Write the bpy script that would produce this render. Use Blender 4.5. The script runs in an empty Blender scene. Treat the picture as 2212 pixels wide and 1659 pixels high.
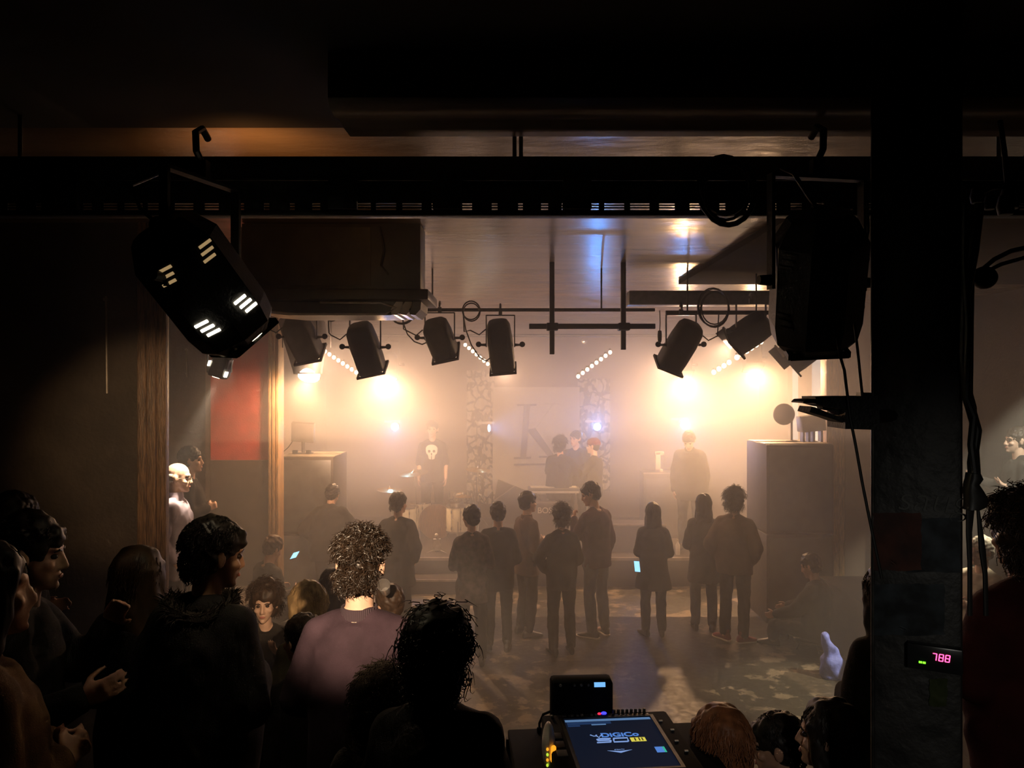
import bpy, bmesh, math, random
import numpy as np
from mathutils import Vector as V, Matrix, Quaternion, noise
R = math.radians
random.seed(7)
C = bpy.context.scene.collection
F, CX, CY, CAMZ = 1660.0, 1106.0, 829.5, 2.95

def at(px, py, D):
    """world point seen at photo pixel (px, py) when it stands D metres from the camera"""
    return V(((px-CX)/F*D, D, CAMZ-(py-CY)/F*D))

# ------------------------------------------------------------------ materials
def newmat(name):
    m = bpy.data.materials.new(name); m.use_nodes = True
    nt = m.node_tree
    return m, nt, nt.nodes, nt.links, nt.nodes['Principled BSDF']

def mat(name, col, rough=.6, metal=0., var=.25, scale=8., bump=0., bscale=40., spec=.5, stretch=None, col2=None, sheen=0.):
    """principled material with a noise-driven colour variation and optional bump"""
    m, nt, N, L, b = newmat(name)
    tc = N.new('ShaderNodeTexCoord'); src = tc.outputs['Object']
    if stretch:
        mp = N.new('ShaderNodeMapping'); mp.inputs['Scale'].default_value = stretch
        L.new(src, mp.inputs[0]); src = mp.outputs[0]
    n = N.new('ShaderNodeTexNoise'); n.inputs['Scale'].default_value = scale; n.inputs['Detail'].default_value = 5
    L.new(src, n.inputs['Vector'])
    r = N.new('ShaderNodeValToRGB')
    c2 = col2 or tuple(min(1, c*(1+var)) for c in col)
    c1 = tuple(c*(1-var) for c in col) if not col2 else col
    r.color_ramp.elements[0].color = (*c1, 1); r.color_ramp.elements[1].color = (*c2, 1)
    r.color_ramp.elements[0].position = .35; r.color_ramp.elements[1].position = .68
    L.new(n.outputs['Fac'], r.inputs[0]); L.new(r.outputs[0], b.inputs['Base Color'])
    b.inputs['Roughness'].default_value = rough; b.inputs['Metallic'].default_value = metal
    b.inputs['Specular IOR Level'].default_value = spec
    if sheen: b.inputs['Sheen Weight'].default_value = sheen
    if bump:
        n2 = N.new('ShaderNodeTexNoise'); n2.inputs['Scale'].default_value = bscale; n2.inputs['Detail'].default_value = 4
        L.new(src, n2.inputs['Vector'])
        bp = N.new('ShaderNodeBump'); bp.inputs['Strength'].default_value = bump; bp.inputs['Distance'].default_value = .02
        L.new(n2.outputs['Fac'], bp.inputs['Height']); L.new(bp.outputs[0], b.inputs['Normal'])
    return m

def glow(name, col, strength, sample=False):
    m, nt, N, L, b = newmat(name)
    b.inputs['Base Color'].default_value = (*[c*.4 for c in col], 1)
    b.inputs['Emission Color'].default_value = (*col, 1); b.inputs['Emission Strength'].default_value = strength; b.inputs['Specular IOR Level'].default_value = .02; b.inputs['Roughness'].default_value = .8
    m.cycles.emission_sampling = 'AUTO' if sample else 'NONE'
    return m

M = {}
M['black'] = mat('black_paint', (.012,.011,.010), .55, bump=.15, bscale=90)
M['blackgloss'] = mat('black_gloss', (.012,.012,.013), .28)
M['purpleblack'] = mat('black_satin_can', (.03,.028,.03), .38, bump=.05)
M['steel'] = mat('steel', (.30,.29,.27), .35, 1., var=.3, scale=30)
M['darksteel'] = mat('dark_steel', (.07,.066,.06), .42, .8, var=.4, scale=20)
M['chrome'] = mat('chrome', (.75,.74,.70), .12, 1., var=.1)
M['rubber'] = mat('rubber_cable', (.012,.011,.010), .5)
M['greycan'] = mat('grey_haze_can', (.10,.09,.085), .5)
M['brass'] = mat('cymbal_bronze', (.78,.52,.16), .24, 1., var=.25, scale=60, stretch=(1,1,1))
M['drumwhite'] = mat('drum_shell_white', (.72,.66,.50), .3, var=.12, scale=12)
M['drumhead'] = mat('drum_head', (.6,.57,.5), .5, var=.1)
M['acbody'] = mat('ac_casing', (.10,.095,.085), .45, var=.15)
M['acgrille'] = mat('ac_grille', (.075,.072,.07), .4)
M['acwhite'] = mat('ac_trim', (.70,.67,.62), .35, var=.1)
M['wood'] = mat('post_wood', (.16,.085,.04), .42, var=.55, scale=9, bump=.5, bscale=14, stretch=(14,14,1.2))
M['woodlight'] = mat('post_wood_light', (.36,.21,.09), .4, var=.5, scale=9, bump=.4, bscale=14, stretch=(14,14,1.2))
M['plywood'] = mat('speaker_cabinet', (.045,.035,.026), .6, var=.3, scale=14, bump=.2, bscale=120)
M['plytop'] = mat('speaker_top_tape', (.42,.36,.27), .5, var=.2, scale=12)
M['bulb'] = glow('bulb_glow', (1,.80,.52), 9)
M['blueled'] = glow('blue_led', (.25,.5,1), 60)
M['hotlens'] = glow('hot_lens', (1,.80,.50), 45)
M['ventglow'] = glow('vent_glow', (1,.88,.66), 14)
M['ventdim'] = glow('vent_dim', (1,.66,.30), .32)
M['phone'] = glow('phone_screen', (.30,.72,1), 1.6)
M['redled'] = glow('red_led', (1,.06,.20), 4.5)
M['greenled'] = glow('green_led', (.15,1,.02), 3.)
M['skin'] = mat('skin', (.50,.29,.20), .5, var=.12, scale=14, bump=.05, bscale=220)
M['skinpale'] = mat('skin_pale', (.62,.40,.29), .48, var=.12, scale=14, bump=.05, bscale=220)
M['skindark'] = mat('skin_tan', (.33,.18,.11), .5, var=.12, scale=14, bump=.05, bscale=220)
M['eye'] = mat('eye', (.03,.02,.015), .15)
M['lip'] = mat('lip', (.40,.14,.11), .45)

# ------------------------------------------------------------------ mesh builder
class MB:
    def __init__(s): s.bm = bmesh.new()
    def _ring(s, c, a, b, rx, ry, n, p=2.):
        out = []
        for k in range(n):
            t = 2*math.pi*k/n; ct, st = math.cos(t), math.sin(t)
            if p != 2.:
                ct = math.copysign(abs(ct)**(2/p), ct); st = math.copysign(abs(st)**(2/p), st)
            out.append(s.bm.verts.new(c + a*(rx*ct) + b*(ry*st)))
        return out
    def _skin(s, rings, close=True):
        for r0, r1 in zip(rings, rings[1:]):
            n = len(r0)
            for k in range(n):
                s.bm.faces.new((r0[k], r0[(k+1)%n], r1[(k+1)%n], r1[k]))
        if close:
            s.bm.faces.new(rings[0][::-1]); s.bm.faces.new(rings[-1])
        return s
    def loft(s, rings, n=16, p=2., close=True):
        """rings: (centre, axis_a, axis_b, ra, rb)"""
        return s._skin([s._ring(V(c), V(a), V(b), ra, rb, n, p) for c, a, b, ra, rb in rings], close)
    def vloft(s, rows, n=20, p=2., o=(0,0,0)):
        """rows: (z, x, y, rx, ry) stacked along z"""
        o = V(o)
        return s.loft([(o+V((x,y,z)), (1,0,0), (0,1,0), rx, ry) for z,x,y,rx,ry in rows], n, p)
    def tube(s, pts, r, n=8, taper=None, ends=True):
        pts = [V(p) for p in pts]; rings = []; prev = None
        for i, p in enumerate(pts):
            t = (pts[min(i+1,len(pts)-1)] - pts[max(i-1,0)])
            if t.length < 1e-9: t = V((0,0,1))
            t.normalize()
            if prev is None:
                a = t.orthogonal().normalized()
            else:
                a = prev - t*prev.dot(t)
                a = a.normalized() if a.length > 1e-6 else t.orthogonal().normalized()
            prev = a; b = t.cross(a)
            rr = r if taper is None else r*taper[i]
            rings.append(s._ring(p, a, b, rr, rr, n))
        return s._skin(rings, ends)
    def cone(s, p0, p1, r0, r1, n=16):
        p0, p1 = V(p0), V(p1); t = (p1-p0).normalized(); a = t.orthogonal().normalized(); b = t.cross(a)
        return s._skin([s._ring(p0,a,b,r0,r0,n), s._ring(p1,a,b,r1,r1,n)])
    def limb(s, p0, p1, r0, r1, n=14, mid=None):
        """tapered limb with rounded ends"""
        p0, p1 = V(p0), V(p1); d = p1-p0; ln = d.length; t = d/ln; a = t.orthogonal().normalized(); b = t.cross(a)
        R_ = []
        for k in (-.9,-.6,-.3): R_.append((p0+t*(r0*k), r0*math.sqrt(1-k*k)))
        for k in (0,.25,.5,.75,1.):
            rr = r0+(r1-r0)*k
            if mid: rr += mid*math.sin(math.pi*k)
            R_.append((p0+d*k, rr))
        for k in (.3,.6,.9): R_.append((p1+t*(r1*k), r1*math.sqrt(1-k*k)))
        return s._skin([s._ring(c,a,b,r,r,n) for c,r in R_])
    def ell(s, c, r, ax=None, n=16, m=10):
        c = V(c); ax = ax or (V((1,0,0)),V((0,1,0)),V((0,0,1)))
        rings = []
        for i in range(1, m):
            ph = math.pi*i/m
            rings.append(s._ring(c - ax[2]*(r[2]*math.cos(ph)), ax[0], ax[1], r[0]*math.sin(ph), r[1]*math.sin(ph), n))
        b0 = s.bm.verts.new(c-ax[2]*r[2]); b1 = s.bm.verts.new(c+ax[2]*r[2])
        s._skin(rings, False)
        for k in range(n):
            s.bm.faces.new((b0, rings[0][(k+1)%n], rings[0][k])); s.bm.faces.new((b1, rings[-1][k], rings[-1][(k+1)%n]))
        return s
    def box(s, c, size, rot=None, bev=0.):
        mtx = Matrix.Translation(V(c)) @ (rot.to_4x4() if rot is not None else Matrix())
        mtx = mtx @ Matrix.Diagonal((*size, 1))
        d = bmesh.ops.create_cube(s.bm, size=1., matrix=mtx)
        if bev:
            es = list({e for v in d['verts'] for e in v.link_edges})
            bmesh.ops.bevel(s.bm, geom=es, offset=bev, segments=2, affect='EDGES', profile=.5)
        return s
    def box2(s, lo, hi, bev=0.):
        lo, hi = V(lo), V(hi)
        return s.box((lo+hi)/2, hi-lo, None, bev)
    def prism(s, poly, ax, ay, off, o=(0,0,0)):
        """poly: 2D outline in axes ax, ay, extruded by vector off"""
        o, ax, ay, off = V(o), V(ax), V(ay), V(off)
        a = [s.bm.verts.new(o+ax*x+ay*y) for x,y in poly]; b = [s.bm.verts.new(v.co+off) for v in a]
        n = len(a)
        s.bm.faces.new(a[::-1]); s.bm.faces.new(b)
        for k in range(n): s.bm.faces.new((a[k], a[(k+1)%n], b[(k+1)%n], b[k]))
        return s
    def lathe(s, prof, o=(0,0,0), n=28, ax=None):
        o = V(o); ax = ax or (V((1,0,0)),V((0,1,0)),V((0,0,1)))
        return s._skin([s._ring(o+ax[2]*z, ax[0], ax[1], max(r,1e-4), max(r,1e-4), n) for r,z in prof])
    def xf(s, mtx):
        bmesh.ops.transform(s.bm, matrix=mtx, verts=s.bm.verts); return s
    def done(s, name, m, parent=None, loc=None, smooth=True, angle=35):
        bmesh.ops.recalc_face_normals(s.bm, faces=s.bm.faces)
        me = bpy.data.meshes.new(name); s.bm.to_mesh(me); s.bm.free()
        me.materials.append(M[m] if isinstance(m, str) else m)
        if smooth:
            me.polygons.foreach_set('use_smooth', [True]*len(me.polygons))
            try: me.set_sharp_from_angle(angle=R(angle))
            except Exception: pass
        o = bpy.data.objects.new(name, me); C.objects.link(o)
        if parent is not None: o.parent = parent
        if loc is not None: o.location = loc
        return o

def tag(o, label=None, cat=None, group=None, kind=None):
    if label: o['label'] = label
    if cat: o['category'] = cat
    if group: o['group'] = group
    if kind: o['kind'] = kind
    return o
def thing(name, label, cat, loc=(0,0,0), rz=0., group=None):
    o = bpy.data.objects.new(name, None); C.objects.link(o); o.empty_display_size = .1
    o.location = loc; o.rotation_euler = (0,0,rz)
    return tag(o, label, cat, group)
def struct(o, label=None): return tag(o, label, None, None, 'structure')
def copy_tree(o, parent=None):
    c = o.copy(); C.objects.link(c)
    if parent is not None: c.parent = parent
    for ch in list(o.children): copy_tree(ch, c)
    return c
def text_mesh(name, txt, size, m, parent=None, ext=.001, offset=0., mtx=None, align='CENTER', shear=0.):
    cu = bpy.data.curves.new(name, 'FONT'); cu.body = txt; cu.size = size; cu.extrude = ext; cu.offset = offset
    cu.align_x = align; cu.align_y = 'CENTER'; cu.shear = shear
    tmp = bpy.data.objects.new('tmp_text', cu); C.objects.link(tmp)
    me = bpy.data.meshes.new_from_object(tmp.evaluated_get(bpy.context.evaluated_depsgraph_get()))
    bpy.data.objects.remove(tmp); bpy.data.curves.remove(cu)
    me.name = name; me.materials.clear(); me.materials.append(M[m])
    if mtx is not None: me.transform(mtx)
    o = bpy.data.objects.new(name, me); C.objects.link(o)
    if parent is not None: o.parent = parent
    return o

# ------------------------------------------------------------------ deferred voxel fusing
BAKE = []
def fuse(o, vox, smooth=4, post=None):
    """fuse overlapping closed shells into one continuous surface"""
    r = o.modifiers.new('fuse', 'REMESH'); r.mode = 'VOXEL'; r.voxel_size = vox; r.use_smooth_shade = True
    if smooth:
        sm = o.modifiers.new('soft', 'SMOOTH'); sm.factor = .5; sm.iterations = smooth
    BAKE.append((o, post)); return o
def bake_all():
    dg = bpy.context.evaluated_depsgraph_get()
    for o, post in BAKE:
        m = o.data.materials[0]
        me = bpy.data.meshes.new_from_object(o.evaluated_get(dg))
        me.name = o.name
        if post:
            co = np.empty(len(me.vertices)*3); me.vertices.foreach_get('co', co)
            no = np.empty(len(me.vertices)*3); me.vertices.foreach_get('normal', no)
            co = post(co.reshape(-1,3), no.reshape(-1,3))
            me.vertices.foreach_set('co', co.ravel()); me.update()
        me.materials.clear(); me.materials.append(m)
        me.polygons.foreach_set('use_smooth', [True]*len(me.polygons))
        BAKED.append((o, me))
    for o, me in BAKED:
        o.modifiers.clear(); o.data = me
BAKED = []
def waves(amp, scale, seed=0, fold=None):
    """soft wrinkle displacement along the normal"""
    rng = np.random.RandomState(seed)
    ks = rng.normal(size=(9,3))*scale; ph = rng.uniform(0, 6.28, 9)
    if fold is not None: ks *= np.array(fold)
    def f(co, no):
        w = np.zeros(len(co))
        for k, p in zip(ks, ph): w += np.sin(co@k+p+1.3*np.sin(co@np.roll(k,1)*.7))
        return co + no*(w*amp/4.)[:,None]
    return f

HAZE_D, HAZE_F, HAZE_G, EXPO, BP, WP = .18, .058, .3, 0., 620., 1450.

# ------------------------------------------------------------------ people
ARMS = {   # elbow from shoulder, wrist from elbow, in (outward, forward, up) metres for a 1.75 m adult
 'down':   ((.055,-.03,-.285), (.005,.07,-.235)),
 'hang':   ((.05,.03,-.285), (-.01,.12,-.215)),
 'front':  ((.07,.0,-.275), (-.15,.185,.05)),
 'low':    ((.06,-.01,-.28), (-.13,.16,-.13)),
 'pocket': ((.115,-.085,-.255), (-.065,.135,-.185)),
 'chin':   ((.03,.15,-.235), (-.085,.10,.20)),
 'drink':  ((.06,.15,-.235), (-.09,.115,.19)),
 'phone':  ((.05,.02,-.275), (-.07,.235,.03)),
 'akimbo': ((.17,-.05,-.225), (-.13,.13,-.17)),
 'reach':  ((.05,.18,-.20), (-.02,.23,.05)),
 'talk':   ((.08,.05,-.265), (.06,.21,.09)),
 'knee':   ((.06,.16,-.23), (.0,.23,-.08)),
 'round':  ((.10,.17,-.19), (-.18,.16,-.02)),
}
def basis(d, hint):
    d = V(d).normalized(); h = V(hint); h = h - d*h.dot(d)
    h = h.normalized() if h.length > 1e-5 else d.orthogonal().normalized()
    return d, h, d.cross(h)

def add_hand(mb, w, d, n, thumb, s, curl=.45, spread=.08):
    """palm, four unequal bent fingers and a side thumb; d towards the fingers, n out of the palm"""
    d, n, side = basis(d, n); side = d.cross(n)
    if side.dot(V(thumb)) < 0: side = -side
    L_ = .088*s
    mb.loft([(w-d*.012*s, side, n, .024*s, .019*s), (w+d*.018*s, side, n, .033*s, .019*s),
             (w+d*.05*s, side, n, .041*s, .016*s), (w+d*L_, side, n, .040*s, .013*s)], 14, 2.6)
    for k, (off, ln) in enumerate(((.031,.071),(.011,.080),(-.010,.075),(-.030,.058))):
        p = w + d*(L_-.008*s) + side*(off*s); ang = curl*.55; seg = ln*s/2.6
        q = d*math.cos(ang) + n*math.sin(ang) + side*(off*spread*6); pts = [p]; r = .0088*s
        for i, f in enumerate((1.,.85,.75)):
            q.normalize(); p2 = pts[-1] + q*(seg*f); pts.append(p2)
            ang += curl*(.9 if i == 0 else .7)
            q = d*math.cos(ang) + n*math.sin(ang) + side*(off*spread*6)
        for a, b_, ra, rb in zip(pts, pts[1:], (1.,.95,.86), (.95,.86,.72)): mb.limb(a, b_, r*ra, r*rb, 8)
    t0 = w + d*.022*s + side*.024*s
    t1 = t0 + (d*.55 + side*.75 + n*.35).normalized()*.036*s
    t2 = t1 + (d*.85 + side*.30 + n*(.3+.4*curl)).normalized()*.030*s
    t3 = t2 + (d*.9 + side*.05 + n*(.3+.7*curl)).normalized()*.024*s
    mb.limb(t0, t1, .0135*s, .0112*s, 8); mb.limb(t1, t2, .0108*s, .0098*s, 8); mb.limb(t2, t3, .0096*s, .0078*s, 8)

class Fig: pass
HS = 1.09   # adult head with hair read against the bodies

def skeleton(H, seat=None, lean=0, side=0, hyaw=0, hpitch=0, hroll=0, arms=('down','down'), stance=.105, twist=0, legs=None, female=False, crouch=0):
    g = Fig(); s = g.s = H/1.75; g.sh_w = (.144 if female else .158)*s; g.female = female
    g.P = V((0,0,(.95-crouch)*s if seat is None else seat+.10*s))
    a, b = R(lean), R(side)
    g.u = V((math.sin(b), math.sin(a), math.cos(a)*math.cos(b))).normalized()
    r = V((math.cos(R(twist)), math.sin(R(twist)), 0)); g.r = (r - g.u*r.dot(g.u)).normalized(); g.f = g.u.cross(g.r)
    g.N = g.P + g.u*.53*s
    sh = g.P + g.u*.450*s
    g.S = {k: sh + g.r*(k*g.sh_w) for k in (-1,1)}
    g.E, g.W = {}, {}
    for k, spec in zip((-1,1), arms):
        e, w = ARMS[spec] if isinstance(spec, str) else spec
        g.E[k] = g.S[k] + (g.r*(k*e[0]) + g.f*e[1] + g.u*e[2])*s
        g.W[k] = g.E[k] + (g.r*(k*w[0]) + g.f*w[1] + g.u*w[2])*s
    # head frame
    q = Quaternion(g.u, R(hyaw)); hr = q @ g.r; hf = q @ g.f; hu = g.u.copy()
    q = Quaternion(hr, -R(hpitch)); hf = q @ hf; hu = q @ hu
    q = Quaternion(hf, R(hroll)); hr = q @ hr; hu = q @ hu
    g.hr, g.hf, g.hu = hr, hf, hu
    nb = g.N + g.u*.03*s
    g.H = nb + g.u*.034*s + hu*.122*s + hf*.022*s
    g.top = g.H + hu*(.122*HS)*s
    g.hip, g.K, g.A = {}, {}, {}
    g.sit = seat is not None
    for k in (-1,1):
        g.hip[k] = g.P + V((k*.092*s, 0, -.03*s))
        if legs and k in legs:
            kn, an = legs[k]; g.K[k] = V(kn)*s; g.A[k] = V(an)*s
        elif g.sit:
            g.K[k] = g.hip[k] + V((k*.05*s, .43*s, .02*s)); g.A[k] = V((k*.15*s, .44*s, max(.085*s, g.hip[k].z-.44*s)))
        else:
            g.K[k] = V((k*stance*1.0*s, .02*s+crouch*.4, .50*s-crouch*.5*s)); g.A[k] = V((k*stance*1.05*s, -.03*s, .085*s))
    return g

def head_pts(g, x, y, z): return g.H + (g.hr*x + g.hf*y + g.hu*z)*(g.s*HS)

def skin_body(g, hands=True, curl=(.5,.5), palm=None, fem=False):
    s = g.s*HS; mb = MB(); ax = (g.hr, g.hf, g.hu); hp = lambda x,y,z: head_pts(g,x,y,z); e = lambda c, r: mb.ell(hp(*c), [k*g.s*HS for k in r], ax)
    # head: cranium, face, jaw, features
    e((0,-.012,.036), (.076,.096,.085)); e((0,.012,.0), (.068,.074,.075))
    mb.loft([(hp(0,.018,.02),g.hr,g.hf,.066*s,.066*s),(hp(0,.022,-.03),g.hr,g.hf,.062*s,.064*s),(hp(0,.030,-.065),g.hr,g.hf,.052*s,.057*s),
             (hp(0,.042,-.095),g.hr,g.hf,.036*s,.042*s),(hp(0,.055,-.115),g.hr,g.hf,.016*s,.022*s)], 18)
    e((0,.074,-.100), (.020,.020,.016))                                       # chin
    e((0,.072,.026), (.052,.020,.012))                                         # brow
    for k in (-1,1):
        e((k*.040,.062,-.028), (.022,.020,.018))                               # cheek
        e((k*.079,-.008,-.006), (.011,.020,.034)); e((k*.086,-.015,.004), (.006,.017,.026))   # ear
        e((k*.012,.090,-.040), (.009,.011,.008))
    mb.cone(hp(0,.084,.014), hp(0,.104,-.034), .009*s, .0125*s, 10); e((0,.104,-.036), (.0115,.012,.010))   # nose
    e((0,.086,-.062), (.024,.011,.006)); e((0,.084,-.073), (.021,.011,.007))   # lips
    # neck and trunk
    s = g.s
    mb.limb(g.N - g.u*.05*s, g.H - g.hu*.055*s - g.hf*.012*s, (.056 if not g.female else .050)*s, (.056 if not g.female else .047)*s, 18)
    tr = [(-.10,.150,.100,0),(0,.160,.110,0),(.10,.145,.098,.005),(.20,.140,.095,.008),(.33,.160,.108,.0),(.42,.145,.10,-.012),(.475,.100,.08,-.015),(.535,.060,.060,-.01)]
    k_ = .92 if g.female else 1.
    mb.loft([(g.P+g.u*h*s+g.f*yo*s, g.r, g.f, rx*k_*s, ry*s) for h,rx,ry,yo in tr], 22)
    for k, cu in zip((-1,1), curl):
        mb.limb(g.N-g.u*.01*s+g.r*k*.03*s-g.f*.012*s, g.S[k], .045*s, .048*s)
        mb.limb(g.S[k], g.E[k], .050*s, .040*s); mb.limb(g.E[k], g.W[k], .040*s, .027*s)
        if hands:
            d = (g.W[k]-g.E[k]).normalized()
            n = -g.r*k if palm is None or palm.get(k) is None else (g.r*palm[k][0]*k + g.f*palm[k][1] + g.u*palm[k][2])
            th = g.f if abs(d.dot(g.f)) < .75 else g.u
            add_hand(mb, g.W[k], d, n, th, s, cu)
        mb.limb(g.hip[k], g.K[k], .082*s, .054*s); mb.limb(g.K[k], g.A[k], .054*s, .036*s, 14, .008*s)
        mb.limb(g.A[k]-V((0,.02,.01))*s, g.A[k]+V((k*.01,.10,-.05))*s, .034*s, .026*s)
    return mb

def face_post(g):
    """eye sockets and mouth line pressed into the fused head"""
    H, hr, hf, hu, s = np.array(g.H), np.array(g.hr), np.array(g.hf), np.array(g.hu), g.s*HS
    def f(co, no):
        d = (co-H)/s; x, y, z = d@hr, d@hf, d@hu
        for k in (-1,1):
            w = np.exp(-(((x-k*.031)/.014)**2 + ((z-.002)/.010)**2))*(y > .03)
            co = co - hf*(w*.010*s)[:,None]
        w = np.exp(-((x/.024)**2 + ((z+.0675)/.0028)**2))*(y > .05)
        co = co - hf*(w*.005*s)[:,None]
        return co
    return f

def cloth_top(g, th=.016, hem=-.13, bulk=0., neck=.5, sleeve=1., flare=0.):
    s = g.s; mb = MB(); k_ = .92 if g.female else 1.
    tr = [(-.30,.168,.118,0),(-.20,.168,.118,0),(-.10,.166,.115,0),(0,.164,.114,0),(.10,.158,.108,.004),(.20,.160,.106,.006),(.33,.170,.116,.0),(.42,.158,.108,-.012),(.475,.112,.088,-.015),(.515,.074,.070,-.012)]
    rows = [t for t in tr if hem-.001 <= t[0] <= neck+.03]
    if rows[0][0] > hem+.01:
        rows = [(hem, rows[0][1], rows[0][2], rows[0][3])] + rows
    rings = []
    for h,rx,ry,yo in rows:
        t_ = th + bulk*max(0, 1-abs(h-.12)/.4); fl = flare*max(0, -h-.0)
        c = g.P + g.u*h*s if h > -.02 else g.P + V((0,0,1))*h*s*(1 if not g.sit else .4)
        rings.append((c+g.f*yo*s, g.r, g.f, (rx*k_+t_+fl)*s, (ry+t_+fl)*s))
    mb.loft(rings, 26, 2.3)
    for k in (-1,1):
        mb.limb(g.N-g.u*.02*s+g.r*k*.035*s-g.f*.012*s, g.S[k]-g.r*k*.01*s, (.046+th*.6)*s, (.054+th*.8)*s)
        mb.limb(g.S[k]-g.r*k*.005*s, g.E[k], (.054+th)*s, (.046+th+bulk*.2)*s)
        if sleeve > .3: mb.limb(g.E[k], g.E[k].lerp(g.W[k], .93*sleeve), (.046+th+bulk*.2)*s, (.032+th*.8)*s)
    return mb

def cloth_legs(g, th=.012, hem=1.):
    s = g.s; mb = MB()
    mb.loft([(g.P+V((0,0,h))*s, V((1,0,0)), V((0,1,0)), rx*s, ry*s) for h,rx,ry in ((-.13,.155,.112),(-.06,.172,.122),(.02,.166,.118),(.09,.155,.108))], 22)
    for k in (-1,1):
        mb.limb(g.hip[k], g.K[k], (.088+th)*s, (.058+th)*s); mb.limb(g.K[k], g.A[k].lerp(g.K[k], .04+1-hem), (.058+th)*s, (.043+th*1.3)*s, 14, .006*s)
    return mb

def cloth_skirt(g, th=.02, hem=.55):
    s = g.s; mb = MB(); P = g.P
    mb.loft([(V((P.x,P.y,z*s)), V((1,0,0)), V((0,1,0)), rx*s, ry*s) for z,rx,ry in ((hem,.21,.16),(.75,.20,.15),(.9,.18+th,.13+th),(1.02,.155+th,.11+th))], 24)
    return mb

def shoe(g, k, yaw=0.):
    s = g.s; a = g.A[k]; mb = MB(); up = V((0,0,1)); o = V((a.x, a.y, a.z-.085*s))
    d = V((math.sin(R(-yaw)), math.cos(R(-yaw)), 0)); sd = V((d.y,-d.x,0))
    rows = ((-.085,.022,.030,.05),(-.07,.034,.045,.05),(-.02,.037,.050,.055),(.04,.038,.042,.048),(.09,.045,.034,.040),(.14,.044,.027,.034),(.175,.030,.020,.026),(.19,.012,.012,.020))
    mb.loft([(o+d*y*s+up*hz*s, sd, up, rx*s, hz*s) for y,rx,hz,_ in rows], 16, 2.6)
    mb.limb(o+up*.07*s-d*.02*s, o+up*.12*s-d*.022*s, .042*s, .040*s)
    return mb
def shoe_sole(g, k, yaw=0.):
    s = g.s; a = g.A[k]; mb = MB(); up = V((0,0,1)); o = V((a.x, a.y, a.z-.085*s))
    d = V((math.sin(R(-yaw)), math.cos(R(-yaw)), 0)); sd = V((d.y,-d.x,0))
    rows = ((-.092,.020),(-.075,.037),(-.02,.041),(.04,.041),(.09,.048),(.14,.047),(.18,.032),(.198,.012))
    mb.loft([(o+d*y*s+up*.011*s, sd, up, rx*s, .0125*s) for y,rx in rows], 16, 3.5)
    return mb

# ---- hair -------------------------------------------------------------------
def hair_cap(g, th=.012, nape=.075, fringe=0., sides=True, lift=0.):
    s = g.s*HS; mb = MB(); ax = (g.hr, g.hf, g.hu); hp = lambda x,y,z: head_pts(g,x,y,z); e = lambda c, r: mb.ell(hp(*c), [k*s for k in r], ax)
    bk = max(0, th-.008)*.75
    e((0,-.016-bk,.043+lift*.5+bk*.3), (.076+th,.094+th,.082+th+lift)); e((0,-.046,-.008), (.066+th,.056+th,nape+.006)); e((0,-.034,.02), (.073+th,.074+th,.07))
    if sides:
        for k in (-1,1): e((k*.056,-.026,.014), (.022+th,.058,.050))
    if fringe: e((0,.062,.060), (.062,.034,.030+fringe))
    return mb
def add_locks(mb, g, n, ln, rad, curl=0., droop=.6, seed=1, back=False, th=.012, amp=.010, low=-.35, segs=9, turns=2.2, out=1., flow=False, ears=False):
    """hair locks as thin tapered tubes rooted on the scalp, straight or coiled"""
    rng = random.Random(seed); s = g.s*HS; i = 0; tries = 0
    while i < n and tries < n*30:
        tries += 1
        v = V((rng.gauss(0,1), rng.gauss(0,1), rng.gauss(0,1))).normalized()
        if v.z < low or (v.y > .45 and v.z < .55) or (v.y > .1 and v.z < .0): continue
        i += 1
        if ears and abs(v.x) > .66 and v.z < .22 and v.y > -.42: i -= 1; continue
        bk = max(0, th-.008)*.75
        p = V((v.x*(.072+th), -.016-bk+v.y*(.090+th), .040+bk*.3+v.z*(.078+th)))
        if v.z < -.05: p = V((v.x*(.064+th), -.050+v.y*(.052+th), v.z*.11))
        d = (V((v.x, v.y, v.z*.9))*out + V((rng.gauss(0,.35), rng.gauss(0,.35), rng.gauss(0,.3)))).normalized()
        if flow:
            nr = V((v.x,v.y,v.z)); t_ = V((rng.gauss(0,.18),-.35+rng.gauss(0,.15),-1)) if v.z < .8 else V((rng.gauss(0,.6),-1+rng.gauss(0,.5),0))
            t_ = (t_ - nr*t_.dot(nr)).normalized(); d = (t_ + nr*.16*out).normalized()
        L_ = ln*rng.uniform(.6,1.25); pts = []; ph = rng.uniform(0,6.28); a = d.orthogonal().normalized(); b = d.cross(a)
        q = p.copy(); step = L_/segs; dd = d.copy()
        for j in range(segs+1):
            t = j/segs; am = amp*curl*min(1, t*3)*rng.uniform(.85,1.15); an = ph + turns*6.28*t
            o = a*(am*math.cos(an)) + b*(am*math.sin(an))
            pts.append(head_pts(g, *(q+o)))
            dd = (dd + V((0,0,-droop*.28))).normalized(); q = q + dd*step
        mb.tube(pts, rad*s, 4, [1.,1,1,1,1,1,.95,.85,.7,.4,.2,.1][:segs] + [.25])
    return mb
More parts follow.
